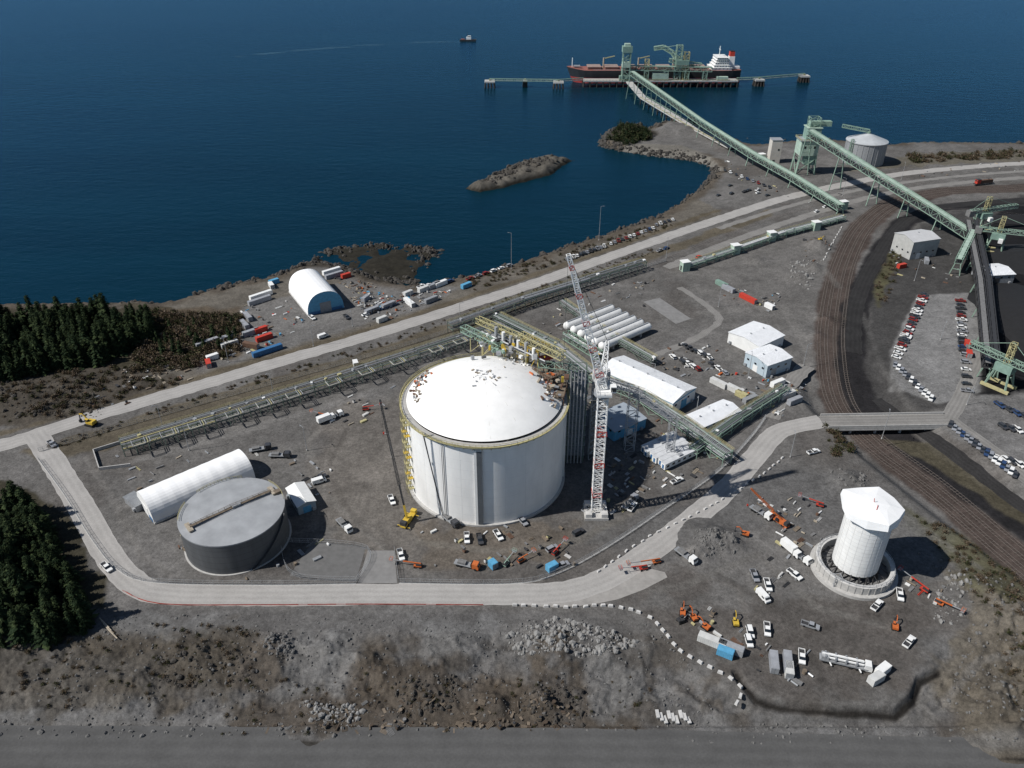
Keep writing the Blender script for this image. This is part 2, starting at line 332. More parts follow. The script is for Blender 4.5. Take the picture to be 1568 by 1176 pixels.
for sc,st,di in((.12,.4,1.2),(.5,.5,.5),(1.8,.5,.15)):
    n=N.new('ShaderNodeTexNoise');n.inputs['Scale'].default_value=sc;n.inputs['Detail'].default_value=4
    mp=N.new('ShaderNodeMapping');mp.inputs['Scale'].default_value=(.6,1.3,1);mp.inputs['Rotation'].default_value=(0,0,.35)
    L.new(tc.outputs['Object'],mp.inputs[0]);L.new(mp.outputs[0],n.inputs['Vector'])
    bp=N.new('ShaderNodeBump');bp.inputs['Strength'].default_value=st;bp.inputs['Distance'].default_value=di
    L.new(n.outputs['Fac'],bp.inputs['Height'])
    if prev: L.new(prev,bp.inputs['Normal'])
    prev=bp.outputs[0]
L.new(prev,gl.inputs['Normal']);L.new(prev,fr.inputs['Normal'])
mb=MB();mb.add([(-40000,-20000,SEA),(40000,-20000,SEA),(40000,60000,SEA),(-40000,60000,SEA)],[(0,1,2,3)],wm);mb.build('sea')
# ---------------------------------------------------------------- roads
def rmat(name,c,var,tracks=.12):
    m=bpy.data.materials.new(name);m.use_nodes=True;nt=m.node_tree;N=nt.nodes;L=nt.links
    b=N['Principled BSDF'];b.inputs['Roughness'].default_value=.95;b.inputs['Specular IOR Level'].default_value=.1
    uv=N.new('ShaderNodeUVMap');tc=N.new('ShaderNodeTexCoord')
    sp=N.new('ShaderNodeSeparateXYZ');L.new(uv.outputs[0],sp.inputs[0])
    mm=N.new('ShaderNodeMath');mm.operation='MULTIPLY';mm.inputs[1].default_value=math.pi*8;L.new(sp.outputs[0],mm.inputs[0])
    co_=N.new('ShaderNodeMath');co_.operation='COSINE';L.new(mm.outputs[0],co_.inputs[0])
    r0=N.new('ShaderNodeMapRange');r0.inputs[1].default_value=-1;r0.inputs[2].default_value=1;r0.inputs[3].default_value=1-tracks;r0.inputs[4].default_value=1+tracks*.4;L.new(co_.outputs[0],r0.inputs[0])
    last=None
    for sc,v in((.12,var),(1.5,var)):
        n=N.new('ShaderNodeTexNoise');n.inputs['Scale'].default_value=sc;n.inputs['Detail'].default_value=7;n.inputs['Roughness'].default_value=.65;L.new(tc.outputs['Object'],n.inputs['Vector'])
        r=N.new('ShaderNodeMapRange');r.inputs[1].default_value=.3;r.inputs[2].default_value=.7;r.inputs[3].default_value=1-v;r.inputs[4].default_value=1+v;L.new(n.outputs['Fac'],r.inputs[0])
        mx=N.new('ShaderNodeMix');mx.data_type='RGBA';mx.blend_type='MULTIPLY';mx.inputs[0].default_value=1
        if last is None: mx.inputs[6].default_value=(*c,1)
        else: L.new(last,mx.inputs[6])
        L.new(r.outputs[0],mx.inputs[7]);last=mx.outputs[2]
    mx=N.new('ShaderNodeMix');mx.data_type='RGBA';mx.blend_type='MULTIPLY';mx.inputs[0].default_value=1;L.new(last,mx.inputs[6]);L.new(r0.outputs[0],mx.inputs[7])
    L.new(mx.outputs[2],b.inputs['Base Color']);return m
lroad=rmat('pale_gravel_road',(.335,.322,.305),.11,.07)
groad=rmat('grey_gravel_track',(.21,.202,.19),.15)
aroad=rmat('worn_asphalt',(.092,.091,.089),.12,.08)
def smooth(pts,step=3.):
    out=[];n=len(pts)
    for i in range(n-1):
        p0=pts[max(i-1,0)];p1=pts[i];p2=pts[i+1];p3=pts[min(i+2,n-1)]
        k=max(2,int((p2-p1).length/step))
        for j in range(k):
            t=j/k
            out.append(.5*((2*p1)+(p2-p0)*t+(2*p0-5*p1+4*p2-p3)*t*t+(3*p1-p0-3*p2+p3)*t**3))
    out.append(pts[-1]);return out
def ribbon(name,px,w,m,z=.06,drape=False,off=0.,jit=0.,build=True,zb=0.):
    pts=smooth([G(a,b,zb) for a,b in px]);n=len(pts);Lp=[];Rp=[];vd=0;vv=[]
    for i,p in enumerate(pts):
        d=(pts[min(i+1,n-1)]-pts[max(i-1,0)]);d.z=0;d.normalize();s=Vector((-d.y,d.x,0))
        j1=(R.random()-.5)*jit;j2=(R.random()-.5)*jit
        Lp.append(p+s*(off+w/2+j1));Rp.append(p+s*(off-w/2+j2))
        if i: vd+=(pts[i]-pts[i-1]).length
        vv.append(vd)
    if drape:
        A=Lp+Rp;zz=height(np.array([p.x for p in A]),np.array([p.y for p in A]))
        for p,q in zip(A,zz): p.z=float(q)+z
    else:
        for p in Lp+Rp: p.z=zb+z
    me=bpy.data.meshes.new(name);me.from_pydata([tuple(p) for p in Lp+Rp],[],[(n+i,n+i+1,i+1,i) for i in range(n-1)])
    uvl=me.uv_layers.new(name='UVMap')
    for pl in me.polygons:
        for li in pl.loop_indices:
            k=me.loops[li].vertex_index;uvl.data[li].uv=(0. if k<n else 1.,vv[k%n]*.1)
    me.materials.append(m);return inst(me,name,(0,0,0))
main_px=[(-400,765),(-150,712),(0,682),(60,664),(130,641),(300,592),(420,556),(560,516),(700,472),(800,440),(900,405),(1000,370),(1100,336),(1200,304),(1300,281),(1400,264),(1568,250),(1800,240)]
ribbon('main_road',main_px,10.,lroad,.06,jit=.9)
site_px=[(52,662),(85,712),(122,772),(160,840),(200,888),(250,908),(400,912),(600,910),(780,910),(880,903),(960,868),(1040,810),(1110,752),(1160,695),(1195,660),(1260,645)]
ribbon('site_access_road',site_px,9.5,lroad,.08,jit=.5)
ribbon('haul_track',[(1020,410),(1100,378),(1200,342),(1320,305),(1420,286),(1568,272),(1800,258)],7,groad,.05,jit=1.2)
ribbon('haul_track',[(1100,350),(1200,318),(1300,294),(1420,275),(1568,262),(1800,250)],5,groad,.04,jit=1.2)
ribbon('dirt_track',[(1040,440),(1085,470),(1100,492),(1060,520),(1000,545)],4,groad,.04,jit=1.4)
ribbon('dirt_track',[(1235,560),(1200,600),(1180,640)],8,groad,.03,jit=1.)
ribbon('highway',[(-900,1148),(-300,1146),(300,1150),(800,1152),(1200,1160),(2300,1190)],15,aroad,.16,drape=False,zb=-3.,jit=.3)
def patch(name,px,m,z=.05):
    mb=MB();mb.add([G(a,b,z) for a,b in px],[list(range(len(px)))],m);return mb.build(name)
gp=mat('gravel_apron',(.30,.286,.268),.95,.2,.3,spec=.1);cp=mat('concrete_pad',(.2,.196,.19),.9,.2,.3)
patch('gravel_apron',[(800,926),(840,930),(885,928),(915,924),(945,918),(985,903),(1022,884),(1018,876),(985,868),(930,890)],gp,.07)
patch('concrete_driveway',[(548,893),(563,843),(604,843),(608,893)],cp,.05)
patch('gravel_pad',[(985,462),(1010,456),(1058,488),(1035,496)],cp,.05)
patch('gravel_pad',[(443,882),(478,830),(560,838),(545,890)],mat('dark_pad',(.125,.123,.12),.9,.2,.4),.04)
railm=mat('rail_steel',(.2,.17,.15),.5,.2,1);slp=mat('sleeper_wood',(.085,.07,.058),.9,.3,1)
for off in(-6.6,-5.1,-2.9,-1.4,1.4,2.9,5.6,7.1): ribbon('railway_rail',rail_px,.16,railm,.25,drape=True,off=off)
yard_rail=[(900,440),(1020,396),(1100,364),(1200,329),(1320,299),(1420,280),(1568,267),(1800,254)]
for off in(-.75,.75): ribbon('railway_rail',yard_rail,.18,railm,.25,off=off)
for off in(-2.,2.): ribbon('railway_rail',[(1440,322),(1500,322),(1568,330),(1750,350)],.16,railm,.25,off=off)
ribbon('coal_road',[(1800,318),(1568,308),(1440,318),(1385,340),(1340,400),(1310,470),(1306,540)],9,rmat('coal_dust_road',(.030,.029,.029),.25),.05,drape=True,jit=.8)
ribbon('coal_road',[(1345,600),(1385,630),(1470,690),(1568,762),(1760,890)],6,bpy.data.materials['coal_dust_road'],.05,drape=True,jit=.8)
mb=MB();pts=smooth([G(a,b) for a,b in rail_px],1.6);zz=height(np.array([p.x for p in pts]),np.array([p.y for p in pts]))
for i in range(1,len(pts)-1):
    d=(pts[i+1]-pts[i-1]).normalized();s=Vector((-d.y,d.x,0))
    for o in(-5.85,-2.15,2.15,6.35):
        c=pts[i]+s*o;c.z=zz[i]+.1;mb.beam(c-s*1.2,c+s*1.2,.28,slp,.15)
mb.build('railway_sleepers')
# ---------------------------------------------------------------- big tank
TC=(-10.5,251.);TR=31.;TH=37.
mb=MB();n=128
def ring(r,z,a0=0,a1=360,k=n): return [(r*math.cos(math.radians(a0+(a1-a0)*i/k)),r*math.sin(math.radians(a0+(a1-a0)*i/k)),z) for i in range(k+(a1-a0<360))]
def wall(mb,r0,z0,r1,z1,m,k=n,sm=True):
    A=ring(r0,z0,k=k);B=ring(r1,z1,k=k);mb.add(A+B,[(i,(i+1)%k,k+(i+1)%k,k+i) for i in range(k)],m,sm)
wall(mb,TR+1.1,0,TR+1.1,.8,conc2);wall(mb,TR+1.1,.8,TR,.8,conc2);wall(mb,TR,.8,TR,TH-1.6,conc)
wall(mb,TR,TH-1.6,TR+.7,TH-1.2,conc);wall(mb,TR+.7,TH-1.2,TR+.7,TH,mat('stained_ring_beam',(.5,.46,.34),.8,.3,.5));wall(mb,TR+.7,TH,TR-1.5,TH,conc2)
seam=mat('seam',(.64,.635,.62),.8,.2,1)
for k in range(24):
    a_=2*math.pi*k/24;c,s_=math.cos(a_),math.sin(a_)
    mb.box(((TR-.01)*c,(TR-.01)*s_,TH/2),(.05,.1,TH-3.5),seam,a_)
for z in np.arange(4.5,TH-2,4.2): wall(mb,TR+.015,z,TR+.015,z+.07,seam)
dk=mat('dark_recess_panel',(.09,.10,.11),.8,.2,.5)
for a_ in(267.,87.,177.,357.):
    t=math.radians(a_);c,s_=math.cos(t),math.sin(t)
    mb.box(((TR+.25)*c,(TR+.25)*s_,TH/2-.5),(.9,2.6,TH-2.4),conc,t)
t=math.radians(268);c,s_=math.cos(t),math.sin(t);mb.box(((TR+.75)*c,(TR+.75)*s_,TH/2-.5),(.12,1.9,TH-3),dk,t)
t=math.radians(226)
mb.beam((TR*math.cos(t)*1.01,TR*math.sin(t)*1.01,TH),(TR*math.cos(t+.25)*1.015,TR*math.sin(t+.25)*1.015,1),.25,dark)
RI=11.;DR=(31**2+RI**2)/(2*RI);rings=[]
for j in range(15):
    r=(TR-1.2)*(1-j/14);z=TH+math.sqrt(DR*DR-r*r)-(DR-RI)
    rings.append(ring(max(r,.05),z))
vs=[p for rg in rings for p in rg]
mb.add(vs,[(j*n+i,j*n+(i+1)%n,(j+1)*n+(i+1)%n,(j+1)*n+i) for j in range(14) for i in range(n)],domew,True)
def dz(x,y): return TH+math.sqrt(DR*DR-x*x-y*y)-(DR-RI)
for k in range(16):
    a_=2*math.pi*k/16+.1;c,s_=math.cos(a_),math.sin(a_);pp=[(r*c,r*s_,dz(r*c,r*s_)+.02) for r in(6,12,18,24,29)]
    for p,q_ in zip(pp,pp[1:]): mb.beam(p,q_,.09,mat('dome_seam',(.64,.62,.57),.8,.2,1),.05)
rp=ring(TR+1.5,TH,k=96);wall(mb,TR+1.6,TH-.12,TR+.7,TH-.12,yellow2,96);wall(mb,TR+1.6,TH+.1,TR+1.6,TH-.2,yellow2,96)
mb.railing(rp,yellow2,1.3,2.,.12,closed=True)
for a_ in range(0,360,6):
    t=math.radians(a_);mb.beam(((TR+1.5)*math.cos(t),(TR+1.5)*math.sin(t),TH-.1),((TR)*math.cos(t),(TR)*math.sin(t),TH-2),.2,yellow2)
for a_ in(200,206):
    t=math.radians(a_);c,s_=math.cos(t),math.sin(t)
    for z in range(4,37,5):
        mb.box(((TR+1.1)*c,(TR+1.1)*s_,z),(2.,1.8,.18),yellow if z%2 else yellow2,t)
        mb.railing([((TR+2.1)*math.cos(t-.03),(TR+2.1)*math.sin(t-.03),z),((TR+2.1)*math.cos(t+.03),(TR+2.1)*math.sin(t+.03),z)],yellow2,1.2,1,.1)
        mb.beam(((TR+1.2)*math.cos(t-.03),(TR+1.2)*math.sin(t-.03),z),((TR+1.2)*math.cos(t+.03),(TR+1.2)*math.sin(t+.03),z+5),.4,yellow2,.1)
    for w_ in(-.03,.03):
        mb.beam(((TR+2.1)*math.cos(t+w_),(TR+2.1)*math.sin(t+w_),0),((TR+2.1)*math.cos(t+w_),(TR+2.1)*math.sin(t+w_),TH),.12,yellow2)
for a_,m_ in((242,lgrey),(243.2,grey)):
    t=math.radians(a_);mb.cyl(((TR+.4)*math.cos(t),(TR+.4)*math.sin(t),0),((TR+.4)*math.cos(t),(TR+.4)*math.sin(t),TH),.15,m_,n=6)
mb.build('storage_tank',(TC[0],TC[1],0))
mb=MB();pal=[lwood,lgrey,white,white,grey,lwood,lgrey,wood]
def clut(cx,cy,rx,ry,n_,smin,smax,hmax=.5,pl=pal):
    for _ in range(n_):
        while 1:
            x=cx+R.gauss(0,rx/2);y=cy+R.gauss(0,ry/2)
            if x*x+y*y<29.5**2:break
        mb.box((x,y,dz(x,y)+.15),(R.uniform(smin,smax),R.uniform(.2,.8),R.uniform(.12,hmax)),R.choice(pl),R.uniform(0,3.1))
clut(0,-1,7,6,36,.4,1.8,.35);clut(-25,7,3,9,46,.5,2.2,1.1,[rust,wood,orange,dark,grey,lwood]);clut(-26,-4,2,7,16,.5,2,.8,[rust,wood,grey,lwood]);clut(25,-1,3,12,46,.5,2.4,.8,[lwood,white,grey,wood,rust]);clut(25,6,4,8,60,.5,3,1.4,[rust,wood,dark,lgrey,lwood,orange]);clut(13,16,6,6,34,.5,2.4,.8)
mb.build('roof_equipment',(TC[0],TC[1],0))
def deck(mb,cx,cy,z,l,w,rz,z0,m=yellow,floor=lgrey):
    Mo=mb.M;mb.M=Mo@Matrix.Translation((cx,cy,0))@Matrix.Rotation(rz,4,'Z')
    mb.box((0,0,z),(l,w,.3),floor)
    mb.railing([(-l/2,-w/2,z),(l/2,-w/2,z),(l/2,w/2,z),(-l/2,w/2,z)],m,1.2,1.6,.12,closed=True)
    nx_=max(1,int(l/5))
    for i in range(nx_+1):
        for y in(-w/2,w/2): mb.beam((-l/2+l*i/nx_,y,z0),(-l/2+l*i/nx_,y,z),.3,m)
    for i in range(nx_): mb.beam((-l/2+l*i/nx_,-w/2,z0),(-l/2+l*(i+1)/nx_,-w/2,z),.2,m)
    mb.M=Mo
mb=MB()
deck(mb,10,26,46,24,8,-.75,38,yellow2,grey);deck(mb,19,19,49,11,7,-.75,38,yellow,mgrey);deck(mb,2,31,44,18,5,-.6,38,yellow2,mgrey);deck(mb,25,10,43,10,9,-.9,37,rust,wood);deck(mb,28,0,40,6,10,-.2,36.,rust,wood)
for i in range(7):
    a0=Vector((-2+i*.9,34-i*.9,47.5));a1=a0+Vector((20,-19,0));mb.cyl(a0,a1,.3,[lgrey,grey,white][i%3],n=8)
for i in range(6): mb.cyl((4+i*3.,30-i*3.2,46),(4+i*3.,30-i*3.2,50.5+R.random()*1.5),.7,[lgrey,white][i%2],n=10)
mb.truss((14,22,52),(30,6,52),3,3,yellow2,8,.22);mb.truss((-10,38,47),(6,22,47),3,2.4,green,8,.22);mb.truss((-4,40,50),(14,24,50),2.5,2.4,yellow2,8,.2)
for i in range(60): mb.box((12+R.gauss(0,7),22-R.gauss(0,5),R.uniform(46,48.5)),(R.uniform(.5,2),R.uniform(.5,2),R.uniform(.5,2)),R.choice([white,lgrey,yellow,grey,green,dark,mgrey]),R.random()*3)
for i in range(40): mb.box((26+R.gauss(0,2.2),6+R.gauss(0,5),R.uniform(41,44)),(R.uniform(.5,3),R.uniform(.3,2),R.uniform(.3,1)),R.choice([rust,wood,rust,orange,lwood,dark,grey]),R.random()*3)
mb.box((24,17,45),(5,3,.8),red,.4)
mb.build('tank_roof_platform',(TC[0],TC[1],0))
mb=MB()
mb.truss((26,262,0),(26,262,44),7,7,rgreen,11,.25);mb.truss((26,262,42),(10,262,44),5,3,green,5,.25)
for i in range(5): mb.cyl((23+i*1.4,258,0),(23+i*1.4,258,45),.3,lgrey,n=8)
for z in range(4,44,5): mb.box((26,262,z),(8,8,.15),grey)
mb.build('pipe_riser_tower')
mb=MB()
mb.truss((34,262,0),(34,262,40),4,4,lgrey,12,.16)
for z in range(3,40,3): mb.box((34,262,z),(4,4,.12),lwood);mb.beam((32.4,260.5,z),(35.6,260.5,z+3),.8,lgrey,.1)
mb.truss((36,262,38),(50,268,30),3,2.5,lgrey,6,.18,floor=grey);mb.truss((50,268,0),(50,268,30),4,4,lgrey,10,.16);mb.truss((50,268,29),(66,262,20),3,2.5,lgrey,6,.18,floor=grey);mb.truss((66,262,0),(66,262,20),3,3,lgrey,7,.16)
mb.build('scaffold_stair_tower')
# ---------------------------------------------------------------- tower crane
mb=MB()
mb.box((32,227,.5),(9,9,1.),conc2)
for dx in(-3,3):
    for dy in(-3,3): mb.box((32+dx,227+dy,1.8),(2.4,2.4,1.8),concd)
mb.truss((32,227,1),(31.5,227,54),3.4,3.4,white,26,.22)
for i in range(3): mb.truss((32,227,9+i*14),(31.8,227,11+i*14),3.5,3.5,red,1,.24)
mb.cyl((31.5,227,54),(31.5,227,55.5),3.2,grey,n=20)
mb.box((31.5,229,56.2),(5,14,.8),white);mb.railing([(29,222,56.6),(29,236,56.6),(34,236,56.6),(34,222,56.6)],lgrey,1.2,2,.1,closed=True)
mb.box((31.5,234.5,57.2),(6,3,3.6),concd);mb.box((31.5,230,57.8),(3,3.2,2.2),lgrey);mb.box((34.6,225,57.6),(2,2.4,2.4),white);mb.box((34.6,223.7,57.8),(1.7,.2,1.5),glass)
mb.truss((31.2,227,57),(17.5,226,106),3.2,2.8,white,32,.22,1.4,1.2)
for i in range(5):
    q=i/5+.1;p=Vector((31.2,227,57)).lerp(Vector((17.5,226,106)),q);p2=Vector((31.2,227,57)).lerp(Vector((17.5,226,106)),q+.03);mb.truss(p,p2,3.25-q*1.8,2.85-q*1.6,red,1,.2)
mb.truss((31.5,231,57),(33,236,70),2.5,2,white,7,.22,1,.8)
mb.beam((33,236,70),(17.5,226,106),.12,dark);mb.beam((33,236,70),(31.5,235,57),.15,dark);mb.beam((17.5,226,106),(17.2,225.5,62),.08,dark);mb.box((17.2,225.5,61),(.8,.8,2),yellow)
mb.build('tower_crane')
# ---------------------------------------------------------------- small grey tank
mb=MB();n2=96;r=18.3;h=13.5
def wallk(r0,z0,r1,z1,m,sm=True): wall(mb,r0,z0,r1,z1,m,n2,sm)
wallk(r,0,r,h,gsteel);wallk(r+.15,h-.4,r+.15,h+.1,grey);wallk(r+.15,h+.1,.05,h+.9,groof)
wallk(r+.6,0,r+.6,.25,conc2);wallk(r+.6,.25,r,.25,conc2)
for z in(2.7,5.4,8.1,10.8): wallk(r+.02,z,r+.02,z+.08,dark)
for A0,A1 in((95,150),(20,60),(170,200)): mb.railing(ring(r-.2,h+.1,A0,A1,12),yellow2,1.2,1.6,.1)
wa=math.radians(40);cw,sw=math.cos(wa),math.sin(wa)
mb.box((0,0,h+1.2),(30,1.1,.12),wood,wa);mb.box((1.5,1.2,h+1.4),(3,1.2,.7),groof,wa)
for s_ in(-1,1): mb.railing([(-15*cw-s_*sw*.6,-15*sw+s_*cw*.6,h+.6),(0-s_*sw*.6,s_*cw*.6,h+1.3),(15*cw-s_*sw*.6,15*sw+s_*cw*.6,h+.6)],wood,1.,2,.1)
mb.box((-15.3*cw,-15.3*sw,h+.8),(1.6,5,.6),lwood,wa);mb.box((15.6*cw,15.6*sw,h+.8),(1.6,5,.6),lwood,wa);mb.box((14,9.5,h+.7),(2.4,2.,1.),wood,wa)
for k in range(7):
    a0=math.radians(300+k*8);a1=math.radians(308+k*8);mb.beam(((r+.6)*math.cos(a0),(r+.6)*math.sin(a0),k*1.9),((r+.6)*math.cos(a1),(r+.6)*math.sin(a1),(k+1)*1.9),.8,dark,.12)
mb.build('steel_storage_tank',(-100.5,213,0))
# ---------------------------------------------------------------- buildings
def frame(A,B,C):
    a=G(*A);b=G(*B);c=G(*C);u=b-a;Lx=u.length;ex=u.normalized();ey=Vector((-ex.y,ex.x,0));w=(c-a).dot(ey)
    if w<0: ey=-ey;w=-w
    M_=Matrix((( ex.x,ey.x,0,a.x),(ex.y,ey.y,0,a.y),(0,0,1,0),(0,0,0,1)));return M_,Lx,w
def building(name,A,B,C,h,wm_,rm,rise=1.5,ridge='y',trim=None,doors=(),wins=True,vents=3,z0=0.):
    M_,Lx,Wy=frame(A,B,C);mb=MB();mb.M=M_
    mb.bx(0,Lx,0,Wy,0,h,wm_)
    o=.35;e=.3
    def slab(pts):
        vs=pts+[(x,y,z+.22) for x,y,z in pts];mb.add(vs,[(0,1,2,3),(7,6,5,4),(0,4,5,1),(1,5,6,2),(2,6,7,3),(3,7,4,0)],rm)
    if ridge=='y':
        mb.add([(0,.01,h),(Lx,.01,h),(Lx/2,.01,h+rise)],[(0,1,2)],wm_);mb.add([(0,Wy-.01,h),(Lx,Wy-.01,h),(Lx/2,Wy-.01,h+rise)],[(0,1,2)],wm_)
        dzz=rise*o/(Lx/2)
        slab([(-o,-e,h-dzz+.02),(Lx/2,-e,h+rise+.02),(Lx/2,Wy+e,h+rise+.02),(-o,Wy+e,h-dzz+.02)]);slab([(Lx/2+.003,-e,h+rise+.02),(Lx+o,-e,h-dzz+.02),(Lx+o,Wy+e,h-dzz+.02),(Lx/2+.003,Wy+e,h+rise+.02)])
        for i in range(vents): mb.cyl((Lx/2,Wy*(i+.5)/vents,h+rise),(Lx/2,Wy*(i+.5)/vents,h+rise+.9),.35,lgrey,n=8)
        for i in range(int(Wy/6)): mb.bx(-o,Lx+o,i*6+3,i*6+3.08,h-dzz-.05,h-dzz+.1,mgrey)
    else:
        mb.add([(.01,0,h),(.01,Wy,h),(.01,Wy/2,h+rise)],[(0,1,2)],wm_);mb.add([(Lx-.01,0,h),(Lx-.01,Wy,h),(Lx-.01,Wy/2,h+rise)],[(0,1,2)],wm_)
        dzz=rise*o/(Wy/2)
        slab([(-e,-o,h-dzz+.02),(Lx+e,-o,h-dzz+.02),(Lx+e,Wy/2,h+rise+.02),(-e,Wy/2,h+rise+.02)]);slab([(-e,Wy/2+.003,h+rise+.02),(Lx+e,Wy/2+.003,h+rise+.02),(Lx+e,Wy+o,h-dzz+.02),(-e,Wy+o,h-dzz+.02)])
        for i in range(vents): mb.cyl((Lx*(i+.5)/vents,Wy/2,h+rise),(Lx*(i+.5)/vents,Wy/2,h+rise+.9),.35,lgrey,n=8)
    if trim:
        for x0,x1,y0,y1 in((-.06,Lx+.06,-.06,-.01),(-.06,-.01,-.01,Wy+.06),(Lx+.01,Lx+.06,-.01,Wy+.06)):
            mb.bx(x0,x1,y0,y1,h-.7,h-.05,trim);mb.bx(x0,x1,y0,y1,.02,.6,trim)
    for side,q_,w_,hh,m_ in doors:
        if side=='a': mb.bx(Lx*q_-w_/2,Lx*q_+w_/2,-.1,.0,0.02,hh,m_)
        elif side=='c': mb.bx(-.1,0,Wy*q_-w_/2,Wy*q_+w_/2,0.02,hh,m_)
        else: mb.bx(Lx,Lx+.1,Wy*q_-w_/2,Wy*q_+w_/2,0.02,hh,m_)
    if wins:
        for i in range(int(Lx/5)): mb.bx(2+i*5,3.4+i*5,-.07,0,1.2 if h<5 else 3.8,2.2 if h<5 else 4.8,glass)
        for i in range(int(Wy/5)): mb.bx(-.07,0,2+i*5,3.4+i*5,1.2 if h<5 else 3.8,2.2 if h<5 else 4.8,glass);mb.bx(Lx,Lx+.07,2+i*5,3.4+i*5,1.2 if h<5 else 3.8,2.2 if h<5 else 4.8,glass)
    mb.bx(-.8,0,Wy*.9-.6,Wy*.9+.6,.3,1.6,grey);mb.bx(Lx*.85-.6,Lx*.85+.6,-.8,0,.3,1.6,lgrey)
    return mb.build(name)
building('white_warehouse',(1028,636),(1063,612),(927,578),6.5,white,whiteroof,2.2,'y',lblue,(('a',.5,4.5,4.5,lblue),('c',.3,4,4,lblue),('c',.8,1.2,2.2,blue)),vents=5)
building('white_equipment_building',(1160,547),(1198,529),(1114,524),6,white,whiteroof,1.4,'x',None,(('a',.4,5,4.2,dark),),False,2)
building('compressor_building',(1172,579),(1209,566),(1139,558),7,mat('pale_blue_cladding',(.42,.5,.55),.5,.1,.4),whiteroof,1.2,'x',None,(('a',.3,3.5,4,lgrey),('c',.5,3,3.5,white)),True,2)
building('control_building',(1072,670),(1132,643),(1050,650),5,white,whiteroof,1.2,'x',lblue,(('a',.3,3,3.2,lblue),('a',.7,1.2,2.2,blue)),True,3)
building('electrical_building',(940,676),(988,655),(908,650),5,lblue,mat('shaded_metal_roof',(.3,.34,.38),.5,.1,.3),.8,'x',None,(('a',.5,3,3,white),),True,2)
building('small_site_office',(458,789),(485,779),(435,762),4,mat('grey_blue_cladding',(.3,.36,.4),.5,.1,.4),white,1,'y',None,(('a',.5,3.2,3,lblue),),True,0)
building('conveyor_drive_house',(1392,398),(1432,392),(1398,378),12,mat('beige_cladding',(.42,.42,.4),.6,.15,.4),mat('grey_roof',(.5,.5,.5),.6,.1,.3),2,'x',None,(('a',.3,3,4,white),),True,1)
building('maintenance_shed',(1512,436),(1550,434),(1512,418),6,grey,whiteroof,1.5,'x',None,(('a',.3,4,4,dark),),True,1)
building('site_shed',(192,770),(210,785),(184,742),2.8,grey,mat('dull_roof',(.2,.21,.22),.7,.2,.5),.5,'y',None,(),False,0)
M_,Lx,Wy=frame((1018,722),(1068,698),(980,692));mb=MB();mb.M=M_;nT=6
for i in range(nT):
    y0=Wy*i/nT+.15;y1=Wy*(i+1)/nT-.15;x0=(i%2)*.8
    mb.bx(x0,Lx+x0,y0,y1,.5,3.3,white);mb.bx(x0-.1,Lx+x0+.1,y0-.1,y1+.1,3.3,3.5,mat('trailer_roof',(.55,.56,.57),.6,.2,.4));mb.bx(x0,Lx+x0,y0+.1,y1-.1,.02,.5,dark)
    mb.bx(x0+Lx/2-1,x0+Lx/2+1,(y0+y1)/2-.6,(y0+y1)/2+.6,3.5,4.2,lgrey)
    mb.bx(x0-.06,x0,(y0+y1)/2-.5,(y0+y1)/2+.5,.7,2.7,blue)
for j in range(6): mb.bx(1+j*Lx/6,2.4+j*Lx/6,.08,.16,1.4,2.4,glass)
mb.build('office_trailer_complex')
def tent(name,A,B,C,h,end,door):
    M_,Lx,Wy=frame(A,B,C);mb=MB();mb.M=M_;k=20;pr=[]
    for i in range(k+1):
        t=math.pi*i/k;pr.append((Lx/2-Lx/2*math.copysign(abs(math.cos(t))**.85,math.cos(t)),h*math.sin(t)**.8))
    nb=int(Wy/5)
    for j in range(nb):
        y0=Wy*j/nb;y1=Wy*(j+1)/nb;ym_=(y0+y1)/2
        vs=[(x,y0,z) for x,z in pr]+[(Lx/2+(x-Lx/2)*.993,ym_,z*.99) for x,z in pr]+[(x,y1,z) for x,z in pr];K=k+1
        mb.add(vs,[(q*K+i,q*K+i+1,(q+1)*K+i+1,(q+1)*K+i) for q in(0,1) for i in range(k)],fabric,False)
    mb.add([(x,.02,z) for x,z in pr],[list(range(k+1))],end);mb.add([(x,Wy-.02,z) for x,z in pr],[list(range(k+1))],end)
    mb.bx(Lx/2-3.2,Lx/2+3.2,-.1,0,0.02,h*.5,door)
    mb.bx(1,Lx/2-3.3,-.08,.0,0.02,1.8,blue);mb.bx(Lx/2+3.3,Lx-1,-.08,.0,0.02,1.8,blue)
    mb.bx(-.3,.0,0,Wy,.02,.8,concd);mb.bx(Lx,Lx+.3,0,Wy,.02,.8,concd)
    return mb.build(name)
tent('fabric_shelter',(472,484),(527,471),(432,450),12.5,lblue,grey)
tent('fabric_shelter',(237,803),(213,770),(400,742),9,white,white)
for i in range(6):
    t=i/5;a0=G(868+54*t,499+31*t,3.4);a1=G(936+56*t,472+28*t,3.4);mb=MB();d=(a1-a0).normalized();r=2.25
    mb.cyl(a0,a1,r,white,n=24,caps=False)
    for s_,p in((-1,a0),(1,a1)):
        pv=p;rv=r
        for j in range(1,5):
            q=math.pi/2*j/4;pn=p+d*s_*(r*.8*math.sin(q));rn=max(r*math.cos(q),.02);mb.cyl(pv,pn,rv,white,rn,24,False);pv,rv=pn,rn
    for q in(.2,.8):
        p=a0.lerp(a1,q);mb.box((p.x,p.y,.9),(1.,3.6,1.8),conc2,math.atan2(d.y,d.x))
    mb.cyl(a0.lerp(a1,.5),a0.lerp(a1,.5)+Vector((0,0,3)),.4,lgrey,n=8)
    mb.beam(a0+Vector((0,0,2.6)),a1+Vector((0,0,2.6)),.7,grey,.1)
    mb.build('propane_bullet_tank')
mb=MB();p0=G(866,520);p1=G(918,552);mb.truss(p0+Vector((0,0,3)),p1+Vector((0,0,3)),4,4,green,8,.25)
